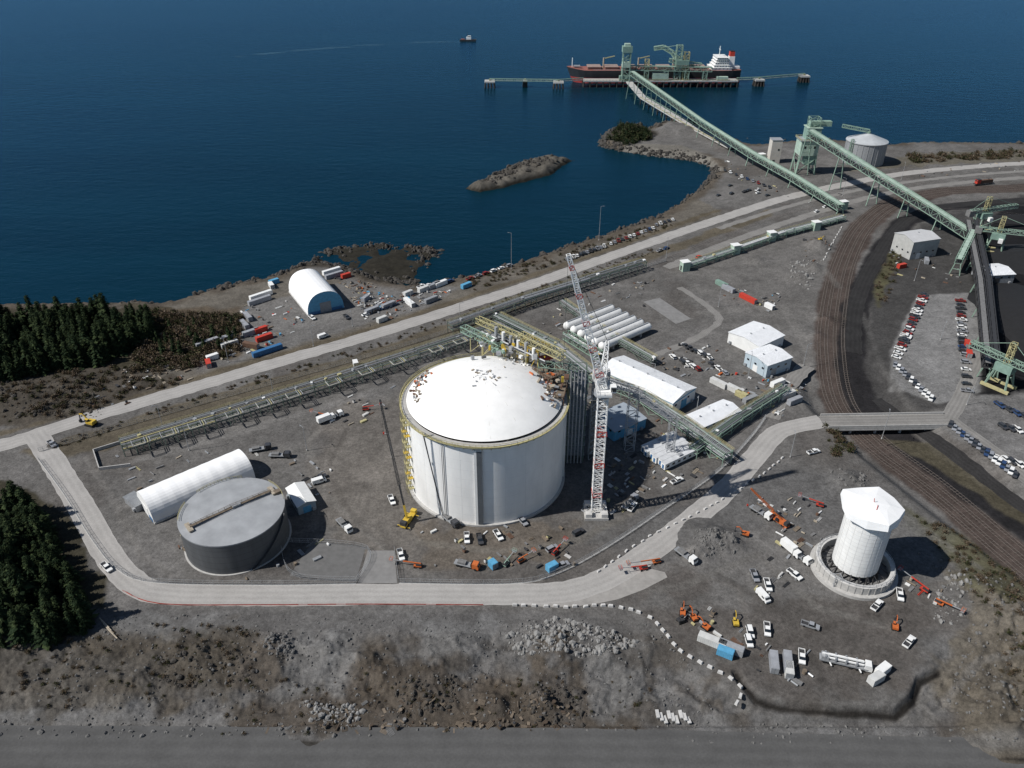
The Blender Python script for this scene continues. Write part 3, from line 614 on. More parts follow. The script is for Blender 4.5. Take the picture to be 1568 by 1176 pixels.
for i in range(5): mb.cyl(p0+Vector((i*.8-1.6,0,3.4)),p1+Vector((i*.8-1.6,0,3.4)),.25,[lgrey,white,yellow][i%3],n=8)
mb.build('pipe_manifold')
# ---------------------------------------------------------------- pipe racks
def rack(name,px,w=6,h=6,tiers=(4.,6.),m=rgreen,sp=7,pm=(lgrey,grey,mgrey,grey,rgreen),rl=True,np_=5,loops=False):
    mb=MB();pts=[G(a,b) for a,b in px]
    for a,b in zip(pts,pts[1:]):
        d=(b-a);Ln=d.length;d.normalize();s=Vector((-d.y,d.x,0));k=max(1,int(Ln/sp))
        for i in range(k+1):
            p=a+d*(Ln*i/k)
            for q in(-1,1): mb.beam(p+s*q*w/2,p+s*q*w/2+Vector((0,0,h+.8)),.3,m)
            for z in tiers: mb.beam(p-s*w/2+Vector((0,0,z)),p+s*w/2+Vector((0,0,z)),.28,m)
            if i<k:
                p2=a+d*(Ln*(i+1)/k)
                for q in(-1,1): mb.beam(p+s*q*w/2+Vector((0,0,0 if i%2 else h)),p2+s*q*w/2+Vector((0,0,h if i%2 else 0)),.16,m)
            if R.random()<.35: mb.box((p.x,p.y,h+.7),(R.uniform(.8,2),R.uniform(.8,2),R.uniform(.5,1.4)),R.choice([lgrey,grey,yellow2,white]),R.random())
        for q in(-1,1):
            for z in tiers: mb.beam(a+s*q*w/2+Vector((0,0,z)),b+s*q*w/2+Vector((0,0,z)),.25,m)
        if rl:
            mb.beam(a+s*(w/2+.5)+Vector((0,0,h+.1)),b+s*(w/2+.5)+Vector((0,0,h+.1)),.8,mgrey,.08)
            for q in(.1,1.): mb.railing([a+s*(w/2+q)+Vector((0,0,h+.1)),b+s*(w/2+q)+Vector((0,0,h+.1))],yellow2,1.1,3.,.09)
        for z in tiers:
            for i in range(np_):
                o=-w/2+.8+(w-1.6)*i/(np_-1);r_=R.choice([.12,.2,.3])
                mb.cyl(a+s*o+Vector((0,0,z+.15+r_)),b+s*o+Vector((0,0,z+.15+r_)),r_,R.choice(pm),n=6,caps=False)
        if loops:
            for q in np.arange(.1,1,.3):
                p=a+d*(Ln*q)
                for i in range(3):
                    o=w/2+1+i*.5;z=Vector((0,0,h+1.+i*.2))
                    e=[p-s*w/2+z,p-s*(w/2+o)+z,p-s*(w/2+o)+z+d*(7-i),p-s*w/2+z+d*(7-i)]
                    for x,y in zip(e,e[1:]): mb.cyl(x,y,.16,[lgrey,yellow2,grey][i],n=6)
                for dd in(1,6): mb.beam(p-s*(w/2+1.6)+d*dd,p-s*(w/2+1.6)+d*dd+Vector((0,0,h+1)),.25,m)
    return mb.build(name)
rack('pipe_rack',[(190,694),(330,651),(480,604),(640,552),(760,512)],6,5.5,(3,5.5),loops=True,pm=(lgrey,grey,mgrey,yellow2,rgreen))
rack('pipe_rack',[(690,512),(800,472),(900,440),(985,413)],5,6,(3.5,6),rgreen)
rack('pipe_rack',[(905,590),(980,620),(1040,660),(1112,712)],5,6,(3.5,6),green)
rack('pipe_rack',[(1060,700),(1130,650),(1200,605)],4,4.5,(2.5,4.5),green)
rack('pipe_rack',[(760,500),(850,545),(905,590)],5,7,(4,7),rgreen)
rack('pipe_rack',[(860,470),(930,520),(1000,560)],3.5,4,(2.5,4),rgreen)
def gallery(name,pts,w,h,m,n_,legs=5,roofm=None,zmin=None,lm=None,t=.3):
    mb=MB();pts=[Vector(p) for p in pts]
    for a,b in zip(pts,pts[1:]):
        mb.truss(a,b,w,h,m,max(2,int((b-a).length/5)),t,floor=dark,roof=roofm)
        k=max(1,int((b-a).length/28));d=(b-a).normalized();s=Vector((-d.y,d.x,0)).normalized()
        for i in range(k+1):
            p=a.lerp(b,i/k);g=max(hz(p.x,p.y),-6.5)
            if p.z-g>3:
                for q in(-1,1): mb.beam(p+s*q*w*.4-Vector((0,0,h/2)),Vector((p.x,p.y,g))+s*q*(w*.5+(p.z-g)*.1),.55,lm or m)
                nn=int((p.z-g)/8)
                for j in range(1,nn+1):
                    z=g+(p.z-h/2-g)*j/(nn+1);mb.beam(Vector((p.x,p.y,z))-s*w*.5,Vector((p.x,p.y,z))+s*w*.5,.35,lm or m)
    return mb.build(name)
mint=mat('mint_cladding',(.36,.46,.38),.6,.25,.3)
gallery('conveyor_gallery',[G(1240,203,36),G(1345,270,22),G(1440,330,11),G(1495,366,5)],6,5,green,20,roofm=mint)
gallery('conveyor_gallery',[G(968,112,24),G(1075,188,14),G(1150,236,10),G(1215,272,8),G(1288,318,5)],5,4.5,green,20,roofm=mint)
rack('coal_conveyor',[(1048,414),(1120,390),(1200,362),(1290,338)],4.5,3.5,(2,3.5),green,8,(white,mint,lgrey))
mb=MB()
for u,v in((1048,414),(1125,388),(1180,368),(1248,352),(1290,320),(1240,297),(1165,246)):
    p=G(u,v);mb.box((p.x,p.y,3),(5,4.5,6),mint,.3);mb.box((p.x,p.y,6.2),(5.6,5.1,.4),white,.3);mb.box((p.x-2.5,p.y-.7,2),(.2,1.6,3),dark,.3)
mb.build('conveyor_transfer_house')
mb=MB();p=G(1228,264);x,y=p.x,p.y
for a_ in(-8,8):
    for b_ in(-7,7): mb.beam((x+a_,y+b_,0),(x+a_*.8,y+b_*.8,24),1.,green)
    mb.beam((x+a_,y-7,0),(x+a_*.9,y+7,12),.5,green);mb.beam((x-8,y+a_*.8,2),(x+8,y+a_*.8,14),.5,green);mb.beam((x+8,y+a_*.8,2),(x-8,y+a_*.8,14),.5,green)
mb.box((x,y,22),(15,14,12),mint);mb.box((x+2,y,33),(11,11,10),dgreen);mb.box((x+2,y,38.3),(12.4,12,.6),mint);mb.box((x,y,28.3),(17,15.6,.4),lgrey)
mb.railing([(x-8.5,y-7.8,28.5),(x+8.5,y-7.8,28.5),(x+8.5,y+7.8,28.5),(x-8.5,y+7.8,28.5)],yellow2,1.3,2,.2,closed=True)
mb.box((x+7,y,41),(18,5,4),green);mb.box((x+3,y-2,12),(9,8,8),dgreen);mb.truss((x+2,y,38),(x+2,y,46),8,8,green,2,.4)
for i in range(3): mb.box((x-4+i*4,y-7.06,23),(1.6,.1,2),glass)
mb.build('conveyor_transfer_tower')
mb=MB();p=G(1183,248);mb.box((p.x,p.y,10),(9,9,20),mat('beige_panel',(.5,.47,.42),.7,.12,.3));mb.box((p.x,p.y,20.2),(9.6,9.6,.4),lgrey);mb.box((p.x-1,p.y-4.56,1.6),(2,.1,3),dark);mb.box((p.x+2,p.y-4.56,12),(1.5,.1,1.5),glass);mb.build('surge_bin_tower')
mb=MB();p=G(1320,248)
wall(mb,17,0,17,19,grey,48);wall(mb,17.6,18.6,17.6,19.2,lgrey,48);wall(mb,17.6,19.2,1.5,25,mat('bin_roof',(.42,.44,.45),.5,.15,.2),48,False);wall(mb,1.5,25,1.5,27,green,12)
for k in range(24):
    t=2*math.pi*k/24;mb.box((17.1*math.cos(t),17.1*math.sin(t),9.5),(.3,.35,18.5),lgrey,t)
mb.truss((0,0,27),(-22,6,30),2.5,2.5,green,6,.3);mb.truss((-16,-8,0),(-16,-8,22),2,2,green,8,.25)
mb.build('storage_bin',(p.x,p.y,0))
# white silo right
mb=MB();p=G(1309,872);k=72
wall(mb,13,0,13,4.2,conc2,k);wall(mb,13,4.2,11.4,4.2,concd,k);wall(mb,11.4,4.2,11.4,1,conc2,k);wall(mb,11.4,1,.1,1,mgrey,k)
mb.railing(ring(12.6,4.2,k=36),lgrey,1.1,2.5,.1,closed=True)
wall(mb,14.5,0,14.5,1.2,conc2,k);wall(mb,14.5,1.2,13,1.2,conc2,k)
for i in range(36): t=2*math.pi*i/36;mb.box((13.05*math.cos(t),13.05*math.sin(t),2.7),(.2,.3,3),conc2,t)
for i in range(18):
    t=2*math.pi*i/18;mb.beam((8.2*math.cos(t),8.2*math.sin(t),1),(7.2*math.cos(t),7.2*math.sin(t),4.5),.45,dark)
    mb.beam((11.4*math.cos(t),11.4*math.sin(t),1.4),(7.4*math.cos(t),7.4*math.sin(t),4.2),.2,dark)
wall(mb,7.6,3.8,7.6,28.5,white,40,True);wall(mb,7.6,3.8,.1,3.8,dark,40)
pj=mat('panel_joint',(.56,.56,.55),.7,.1,1)
for z in np.arange(5,28,1.6): wall(mb,7.63,z,7.63,z+.09,pj,40)
for i in range(20):
    t=2*math.pi*i/20;mb.box((7.61*math.cos(t),7.61*math.sin(t),16),(.05,.1,24),pj,t)
hr=[9.4,10.8,9.6,11.2,9.0,10.6,9.2,10.9,9.1,10.2]
hp=[(hr[i]*math.cos(2*math.pi*i/10+.4),hr[i]*math.sin(2*math.pi*i/10+.4)) for i in range(10)];K=10
A=[(x,y,26.8+.9*math.sin(i*3)) for i,(x,y) in enumerate(hp)];B=[(x*.97,y*.97,29.6+.35*math.sin(i*2)) for i,(x,y) in enumerate(hp)];C_=[(x*.5,y*.5,30.3) for x,y in hp];T=[(0,0,30.8)]
mb.add(A+B,[(i,(i+1)%K,K+(i+1)%K,K+i) for i in range(K)]+[list(range(K))],fabric);mb.add(B+C_,[(i,(i+1)%K,K+(i+1)%K,K+i) for i in range(K)],fabric)
for i in range(K): mb.add([C_[i],C_[(i+1)%K],T[0]],[(0,1,2)],fabric)
mb.beam((.6,-1.6,30.9),(-.6,-3.6,30.6),.16,red);mb.beam((0,0,30.8),(-.3,0,32.4),.16,red)
mb.truss((-9,-8,0),(-9,-8,5),2.4,2.4,lgrey,3,.15)
mb.build('silo_tower',(p.x-.8,p.y,0))
mb=MB();a=G(1262,646,0);b=G(1452,643,0);d=(b-a);Ln=d.length;d.normalize();s=Vector((-d.y,d.x,0))
mb.beam(a+Vector((0,0,-.45)),b+Vector((0,0,-.45)),10,conc2,1.1)
for q in(-1,1):
    mb.beam(a+s*q*4.8+Vector((0,0,.6)),b+s*q*4.8+Vector((0,0,.6)),.35,conc2,1.);mb.beam(a+s*q*4.9+Vector((0,0,-1.2)),b+s*q*4.9+Vector((0,0,-1.2)),.3,conc2,.6)
for q in(.2,.4,.6,.8):
    p=a.lerp(b,q)
    for w_ in(-3,0,3): mb.cyl(p+s*w_+Vector((0,0,-8)),p+s*w_+Vector((0,0,-1)),.6,conc2,n=12)
    mb.beam(p-s*4.6+Vector((0,0,-1.4)),p+s*4.6+Vector((0,0,-1.4)),1.3,conc2,1.)
mb.build('road_bridge')
ribbon('bridge_road_surface',[(1258,646),(1350,645),(1452,643)],9.,groad,.13)
ribbon('car_park_road',[(1452,643),(1490,670),(1568,728),(1700,830)],9,groad,.05,jit=.5)
ribbon('car_park_road',[(1452,643),(1475,600),(1500,540)],7,groad,.04,jit=.5)
# ---------------------------------------------------------------- jetty
JY=1045.
def jx(u,z=0): return (u-784)*((JY*cP+(H-z)*sP)/F)
mb=MB();x0,x1=jx(893),jx(1128)
mb.box(((x0+x1)/2,JY,2.5),(x1-x0,14,1.6),conc2);mb.railing([(x0,JY-7,3.3),(x1,JY-7,3.3)],yellow2,1.4,4,.25)
for i in range(24):
    x=x0+(x1-x0)*i/23
    for y in(-6,-2,2,6): mb.cyl((x,JY+y,-7),(x+R.uniform(-1,1),JY+y,2),.85,pile,n=8)
    if i<23 and i%2: mb.beam((x,JY-6,-4),(x+6,JY-6,1.5),.5,pile)
mb.box((x0+60,JY-3,6),(30,6,5),dgreen);mb.box((x1-20,JY-3,5.5),(14,6,4),mint)
mb.build('ship_berth')
def dolphin(u,yy,w=11):
    mb=MB();x=(u-784)*((yy*cP+H*sP)/F)
    mb.box((x,yy,2.2),(w,w,1.8),conc2);mb.box((x,yy,4),(2,2,2),yellow2)
    for i in range(4):
        for j in range(4): mb.cyl((x+(i-1.5)*w*.33,yy+(j-1.5)*w*.33,-7),(x+(i-1.5)*w*.27,yy+(j-1.5)*w*.27,1.5),.9,pile,n=8)
    mb.build('mooring_dolphin');return Vector((x,yy,4.2))
D1=dolphin(750,1040,13);D2=dolphin(855,1035,13);D3=dolphin(1162,1050,12);D4=dolphin(1231,1075,12);D5=dolphin(804,1043,5)
def walk(a,b):
    mb=MB();mb.truss(a,b,2.4,2.4,green,max(3,int((b-a).length/6)),.35,floor=lgrey);mb.build('jetty_catwalk')
walk(D1,D2);walk(D2,Vector((x0,JY,4.2)));walk(Vector((x1,JY,4.2)),D3);walk(D3,D4)
mb=MB();tp=[G(985,150,2),G(1055,192,2),G(1120,226,2)]
for a,b in zip(tp,tp[1:]):
    mb.beam(a,b,8,conc2,1.2);d=(b-a).normalized();s=Vector((-d.y,d.x,0)).normalized()
    mb.railing([a+s*4+Vector((0,0,.6)),b+s*4+Vector((0,0,.6))],green,1.4,6,.25);mb.railing([a-s*4+Vector((0,0,.6)),b-s*4+Vector((0,0,.6))],yellow2,1.4,6,.25)
    k=int((b-a).length/12)
    for i in range(k+1):
        p=a.lerp(b,i/k)
        for q in(-3,3): mb.cyl(p+s*q-Vector((0,0,9)),p+s*q,.7,pile,n=6)
p=tp[0];mb.beam(p,Vector((p.x-5,JY,2)),8,conc2,1.2)
mb.build('jetty_trestle')
ship=MB();SY=1078.;sx0=(866-784)*((SY*cP+205*sP)/F);sx1=(1129-784)*((SY*cP+205*sP)/F);SL=sx1-sx0
def hb(t):
    if t<.14: return 16*math.sin(math.pi/2*(t/.14))**.6
    if t>.92: return 16-5*((t-.92)/.08)**1.5
    return 16
st=[0,.01,.03,.06,.1,.14,.3,.5,.7,.9,.95,1.]
def hull(zA,fA,zB,fB,m):
    vs=[];nS=len(st)
    for sgn in(-1,1):
        for z,f in((zA,fA),(zB,fB)):
            for t in st:
                rk=(10-(z+6)*.55)*(1-t)**8 if t<.2 else 0
                zz=z+(2.6*(1-t/.1) if t<.1 and z>8 else 0);vs.append((sx0+SL*t+max(rk,0),SY+sgn*hb(t)*f,zz))
    fs=[]
    for o in(0,2*nS):
        for i in range(nS-1): fs.append((o+i,o+i+1,o+nS+i+1,o+nS+i))
    fs.append((nS-1,3*nS-1,4*nS-1,2*nS-1));ship.add(vs,fs,m,False);return vs
hull(-8,.85,2.,.95,hullr);v=hull(2.,.95,11,1.,hullk);nS=len(st)
ship.add(v[nS:2*nS]+v[3*nS:4*nS],[(i,i+1,nS+i+1,nS+i) for i in range(nS-1)],deckr)
for i in range(7):
    x=sx0+SL*(.12+i*.1);ship.box((x+9,SY,12.5),(17,18,2.6),mat('hatch_coaming',(.22,.12,.10),.7,.2,.3));ship.box((x+9,SY,14.1),(17.6,19,.7),mat('hatch_cover',(.30,.22,.19),.7,.2,.3))
for i in(1,3,5): 
    x=sx0+SL*(.115+i*.1);ship.cyl((x,SY,11),(x,SY,24),1.,lwood,n=10);ship.beam((x,SY,23),(x+14,SY,26),1,yellow2)
xs=sx0+SL*.84
for i,(l,w_) in enumerate(((26,28),(20,26),(17,24),(15,22),(14,26))):
    ship.box((xs+10,SY,12.5+i*3),(l,w_,2.8),white);ship.box((xs+10,SY,13.95+i*3),(l+1.2,w_+1.2,.12),white)
    for j in range(7): ship.box((xs+10-l/2-.03,SY-w_/2+2.5+j*(w_-5)/6,12.8+i*3),(.1,1.3,1),glass);
    for j in range(6): ship.box((xs+11-l/2+j*(l-2)/5,SY-w_/2-.03,12.8+i*3),(1.2,.1,1),glass)
ship.box((xs+24,SY,18),(8,9,16),white,0,.9);ship.box((xs+24,SY,28.5),(6,7,6),red);ship.box((xs+24,SY,32),(5,6,1),black)
ship.cyl((xs+8,SY,26),(xs+8,SY,38),.5,white,n=6);ship.beam((xs+8,SY-5,34),(xs+8,SY+5,34),.4,white);ship.cyl((sx0+8,SY,11),(sx0+8,SY,24),.5,white,n=6)
ship.railing([(sx0+SL*.15,SY-15.6,11),(sx0+SL*.85,SY-15.6,11)],lgrey,1.2,5,.2)
ship.box((xs+31,SY,13),(8,12,3),white);ship.box((sx0+14,SY,14),(8,6,1.5),lgrey)
ship.build('bulk_carrier_ship')
mb=MB()
def sxz(u): return jx(u,20)
mb.truss((sxz(958),JY-4,3),(sxz(958),JY-4,42),9,9,green,6,.8);mb.box((sxz(958),JY-4,40),(12,11,7),dgreen);mb.box((sxz(958),JY-4,22),(10,10,6),mint);mb.box((sxz(958),JY-4,45),(7,7,3),mint)
mb.truss((sxz(958),JY-2,18),(sxz(1090),JY-2,16),6,5,green,16,.6,floor=dark,roof=mint)
for u in(990,1020,1052,1080): mb.truss((sxz(u),JY-3,3),(sxz(u),JY-3,14),5,5,green,2,.6)
pts=[Vector((sxz(1002),JY+14,38)),Vector((sxz(1016),JY+12,40)),Vector((sxz(1030),JY+8,34)),Vector((sxz(1042),JY+2,22))]
for a,b in zip(pts,pts[1:]): mb.truss(a,b,5,4,green,4,.6,roof=mint)
mb.truss((sxz(1038),JY,3),(sxz(1038),JY,44),7,7,green,6,.7);mb.truss((sxz(1050),JY,3),(sxz(1050),JY,36),6,6,yellow2,5,.6);mb.beam((sxz(1038),JY,44),pts[0],.5,green);mb.beam((sxz(1038),JY,44),(sxz(1060),JY,20),.5,green)
mb.box((sxz(1044),JY,24),(16,10,6),dgreen);mb.truss((sxz(1025),JY+2,26),(sxz(1075),JY+4,20),5,4,green,8,.6,roof=mint)
mb.truss((sxz(990),JY-2,5),(sxz(990),JY-2,28),5,5,yellow2,5,.5);mb.box((sxz(1012),JY-2,8),(20,8,7),mint)
mb.build('ship_loader')
p=G(716,63,SEA);mb=MB()
mb.prism([(-13,-1),(13,-1),(15,3),(-13,2.4)],-3.5,3.5,hullk);mb.box((2,0,4.4),(8,5,4),white);mb.box((3,0,7.4),(5,4,2.2),white);mb.box((3,-2.03,7.6),(4.4,.1,1),glass);mb.beam((0,0,8),(0,0,14),.4,dark);mb.beam((-7,0,3),(-11,0,9),.3,dark);mb.box((-8,0,3),(6,4.6,1),deckr)
mb.build('fishing_boat',p,0.)
wk=bpy.data.materials.new('wake_foam');wk.use_nodes=True;nt=wk.node_tree;b=nt.nodes['Principled BSDF'];b.inputs['Base Color'].default_value=(.12,.26,.36,1);b.inputs['Roughness'].default_value=.5
n=nt.nodes.new('ShaderNodeTexNoise');n.inputs['Scale'].default_value=.04;n.inputs['Detail'].default_value=8;n.inputs['Roughness'].default_value=.7;tc=nt.nodes.new('ShaderNodeTexCoord');mp=nt.nodes.new('ShaderNodeMapping');mp.inputs['Scale'].default_value=(.3,1.5,1);nt.links.new(tc.outputs['Object'],mp.inputs[0]);nt.links.new(mp.outputs[0],n.inputs[0])
r_=nt.nodes.new('ShaderNodeMapRange');r_.inputs[1].default_value=.45;r_.inputs[2].default_value=.75;r_.inputs[3].default_value=0;r_.inputs[4].default_value=.4;nt.links.new(n.outputs['Fac'],r_.inputs[0]);nt.links.new(r_.outputs[0],b.inputs['Alpha'])
ribbon('boat_wake',[(706,64),(620,66),(540,71),(450,78),(360,87)],16,wk,.1,zb=SEA,jit=6)
# ---------------------------------------------------------------- coal side structures
gallery('coal_belt_conveyor',[G(1482,340,9),G(1500,430,8),G(1512,560,7)],4,3,dark,20,roofm=mgrey,lm=green)
gallery('coal_belt_conveyor',[G(1494,340,9),G(1513,430,8),G(1526,560,7)],3,3,dark,20,roofm=dark,lm=green)
gallery('coal_belt_conveyor',[G(1468,400,9),G(1490,355,9)],4,3,green,20,roofm=mint)
def stacker(px,rz,name='coal_stacker',L_=24):
    p=G(*px);mb=MB()
    for a_ in(-5,5):
        for b_ in(-4,4): mb.beam((a_,b_,0),(a_*.5,b_*.5,13),.7,green)
        mb.beam((a_,-4,1),(a_,4,9),.4,green)
    mb.box((0,0,11),(8,6,4),dgreen);mb.truss((-12,0,14),(L_,0,16),3,2.4,green,12,.25,floor=dark);mb.box((-12,0,13),(4,4,4),mgrey);mb.truss((0,0,13),(0,0,24),2.4,2.4,yellow2,5,.22)
    mb.beam((0,0,24),(L_-2,0,17),.22,green);mb.beam((0,0,24),(-12,0,15),.22,green);mb.box((2,-4,9),(2.5,2.5,2.6),white)
    for s_ in(-4,4): mb.box((0,s_,.8),(13,1.2,1.4),yellow2)
    mb.build(name,(p.x,p.y,0),rz)
stacker((1528,592),2.2,L_=18);stacker((1520,385),-.5,L_=28);stacker((1500,352),.2)
coalm=mat('coal',(.012,.012,.013),.8,.3,.5,bump=.6)
for u,v,a_,b_,h_ in((1610,500,34,60,9),(1600,400,40,30,7),(1560,336,30,10,4)):
    p=G(u,v);mb=MB();k=40;rg=[]
    for j in range(9):
        q=j/8;rg.append([(a_*(1-q)*math.cos(2*math.pi*i/k)*(1+.08*math.sin(i*1.7+j)),b_*(1-q)*math.sin(2*math.pi*i/k),h_*q**.9-.1) for i in range(k)])
    mb.add([x for r_ in rg for x in r_],[(j*k+i,j*k+(i+1)%k,(j+1)*k+(i+1)%k,(j+1)*k+i) for j in range(8) for i in range(k)],coalm,True)
    mb.build('coal_pile',(p.x,p.y,0))
p=G(1505,283);mb=MB();mb.box((0,0,1.2),(18,2.8,.6),dark);mb.box((-2,0,2.7),(12,2.2,2.4),rust);mb.box((6,0,3.1),(3.6,2.9,3.2),red);mb.box((6,0,4.75),(3.8,3.,.15),dark);mb.box((7.83,0,3.7),(.06,2.4,.8),glass);mb.cyl((-4,0,3.9),(-4,0,4.6),.4,dark)
for x in(-7,-5.4,5,6.6):
    for s_ in(-1,1): mb.cyl((x,s_*.7,.5),(x,s_*.9,.5),.5,dark)
mb.box((-8.6,0,1.9),(.2,2.4,1),white);mb.build('locomotive',(p.x,p.y,.3),hd(1505,283,-30,3))
# ---------------------------------------------------------------- vehicles
def wheels(mb,xs_,w,r=.36):
    for x in xs_:
        for s_ in(-1,1): mb.cyl((x,s_*(w/2-.12),r),(x,s_*(w/2+.03),r),r,black,n=10)
def cabin(mb,pr,m):
    vs=[(x,s_*w_,z) for s_ in(-1,1) for x,z,w_ in pr]
    mb.add(vs,[(0,1,2,3),(7,6,5,4),(0,4,5,1),(1,5,6,2),(2,6,7,3),(3,7,4,0)],glass)
def car_mesh(m,kind):
    mb=MB()
    if kind=='car':
        mb.prism([(-2.3,.35),(2.3,.35),(2.35,.7),(1.2,.95),(-2.2,1.0),(-2.35,.7)],-.92,.92,m)
        cabin(mb,((-1.9,.96,.86),(1.2,.93,.86),(.45,1.42,.7),(-1.3,1.45,.7)),m);mb.box((-.43,0,1.46),(1.7,1.36,.06),m);wheels(mb,(-1.4,1.4),1.8)
    elif kind=='suv':
        mb.prism([(-2.35,.4),(2.35,.4),(2.4,.95),(1.3,1.1),(-2.3,1.1)],-.97,.97,m)
        cabin(mb,((-2.3,1.09,.92),(1.3,1.08,.92),(.6,1.72,.78),(-2.1,1.75,.78)),m);mb.box((-.75,0,1.77),(2.6,1.5,.07),m);wheels(mb,(-1.45,1.5),1.9,.4)
    elif kind=='pickup':
        mb.prism([(-2.9,.5),(2.8,.5),(2.85,1.0),(1.7,1.18),(-.5,1.18),(-.5,.75),(-2.9,.75)],-.98,.98,m)
        for s_ in(-.93,.93): mb.box((-1.7,s_,.98),(2.4,.1,.5),m)
        mb.box((-2.86,0,.98),(.1,1.8,.5),m)
        cabin(mb,((-.5,1.16,.92),(1.7,1.16,.92),(1.0,1.8,.78),(-.4,1.85,.78)),m);mb.box((.3,0,1.86),(1.45,1.5,.07),m);mb.box((-1.7,0,.8),(2.2,1.7,.06),dark);wheels(mb,(-1.75,1.8),1.95,.42)
    elif kind=='van':
        mb.prism([(-2.9,.45),(2.8,.45),(2.8,1.1),(2.2,1.5),(1.5,2.3),(-2.9,2.3)],-1,1,m);mb.box((2.05,0,1.7),(.5,1.7,.5),glass);mb.box((.9,-1.02,1.65),(1.2,.06,.6),glass);mb.box((.9,1.02,1.65),(1.2,.06,.6),glass);wheels(mb,(-1.8,1.8),2,.4)
    elif kind=='flatbed':
        mb.box((-1.5,0,1.15),(6.6,2.4,.25),grey);mb.prism([(2,.6),(4.4,.6),(4.4,1.6),(4.,2.7),(2,2.7)],-1.15,1.15,m);mb.box((4.2,0,2.1),(.35,2.,.8),glass);mb.box((1.6,0,1.9),(.2,2.3,1.3),dark);mb.box((-1.5,0,.8),(6,1,.5),dark)
        mb.box((-2,0,1.7),(3,1.8,.9),mgrey);wheels(mb,(-3.5,-2.4,3.2),2.3,.5)
    elif kind=='boxtruck':
        mb.box((-1.2,0,2.2),(6,2.4,2.5),white);mb.prism([(2,.6),(4.2,.6),(4.2,1.5),(3.8,2.6),(2,2.6)],-1.1,1.1,m);mb.box((4.02,0,2.),(.35,1.9,.8),glass);mb.box((-1,0,.8),(6.4,1,.4),dark);wheels(mb,(-3,3),2.3,.5)
    return mb.mesh(kind)
cm={}
def vehicle(kind,m,u,v,du,dv,nm=None):
    k=(kind,m.name)
    if k not in cm: cm[k]=car_mesh(m,kind)
    p=G(u,v);z=hz(p.x,p.y);z=max(z,0) if abs(z)<.6 else z
    nm=nm or {'car':'parked_car','suv':'parked_suv','pickup':'pickup_truck','van':'van','flatbed':'flatbed_truck','boxtruck':'box_truck'}[kind]
    inst(cm[k],nm,(p.x,p.y,z+.09),hd(u,v,du,dv)+R.uniform(-.08,.08))
for k,m,u,v,du,dv in [('pickup',white,715,826,0,12),('pickup',white,763,822,6,10),('pickup',white,614,852,2,10),('suv',ccar,885,817,10,-5),('suv',silver,845,842,10,-5),('pickup',white,164,871,8,8),('van',white,489,739,9,-3),('pickup',white,1245,694,10,-2),('van',white,1168,916,8,8),('pickup',white,1216,882,9,7),('pickup',white,1175,898,3,10),('pickup',silver,1155,884,3,9),('pickup',white,1174,966,1,12),('suv',white,1148,970,3,12),('suv',white,1146,984,3,12),('pickup',white,1227,1008,1,12),('pickup',white,1342,929,8,-7),('pickup',white,1377,913,1,12),('pickup',white,1391,985,7,-10),('flatbed',white,1050,856,9,7),('boxtruck',white,1210,845,9,7),('pickup',silver,860,868,9,-4),('flatbed',orange,716,868,10,3),('flatbed',white,528,808,8,10),('pickup',silver,80,682,6,5),('van',white,495,517,8,-3),('pickup',white,478,488,6,6),('pickup',ccar,531,487,6,6),('pickup',white,1036,738,9,-4),('flatbed',silver,965,772,9,-8),('pickup',white,968,778,5,-8),('flatbed',white,512,640,9,-3),('boxtruck',white,500,645,9,-3),('flatbed',ccar,430,700,10,0),('flatbed',ccar,400,690,10,-2),('pickup',white,600,768,3,8),('pickup',ccar,490,733,9,-3),('flatbed',white,1165,788,9,6),('pickup',silver,1240,960,9,3),('pickup',white,1305,775,9,3),('pickup',silver,900,780,8,-5),('flatbed',white,1225,855,8,7),('suv',red,1070,395,8,-3),('pickup',silver,800,800,5,5),('pickup',ccar,735,828,3,9),('flatbed',ccar,690,800,7,7)]: vehicle(k,m,u,v,du,dv)
cc=[white,white,white,silver,silver,ccar,ccar,ccar,dblue,dred]
def row(a,b,n_,du,dv,kinds=('car','suv','pickup')):
    for i in range(n_):
        if R.random()<.1: continue
        t=i/(n_-1);vehicle(R.choice(kinds),R.choice(cc),a[0]+(b[0]-a[0])*t,a[1]+(b[1]-a[1])*t,du,dv)
row((868,398),(925,378),12,-4,-8);row((935,374),(1000,350),12,-4,-8);row((1005,345),(1030,337),5,-4,-8)
row((1415,452),(1385,520),15,10,3);row((1392,505),(1372,548),8,10,3);row((1470,462),(1474,538),14,10,1);row((1478,545),(1480,600),6,10,1);row((1370,560),(1425,612),12,-4,10);row((1455,652),(1566,738),19,-3,10);row((1530,622),(1568,640),4,8,6);row((1110,262),(1178,288),9,5,8);row((1535,655),(1568,662),4,8,6)
row((1050,532),(1085,548),6,-6,-6);row((1030,548),(1068,566),6,-6,-6);row((1118,285),(1175,300),5,8,-2);row((1250,325),(1275,310),3,8,-4);row((645,440),(690,432),5,8,-3);row((1090,560),(1110,572),3,-6,-6);row((1010,385),(1030,378),3,8,-4)
row((1100,300),(1160,292),4,8,-3);row((1540,705),(1568,716),4,8,6);row((720,428),(780,408),6,8,-3);row((560,483),(620,462),5,8,-3)
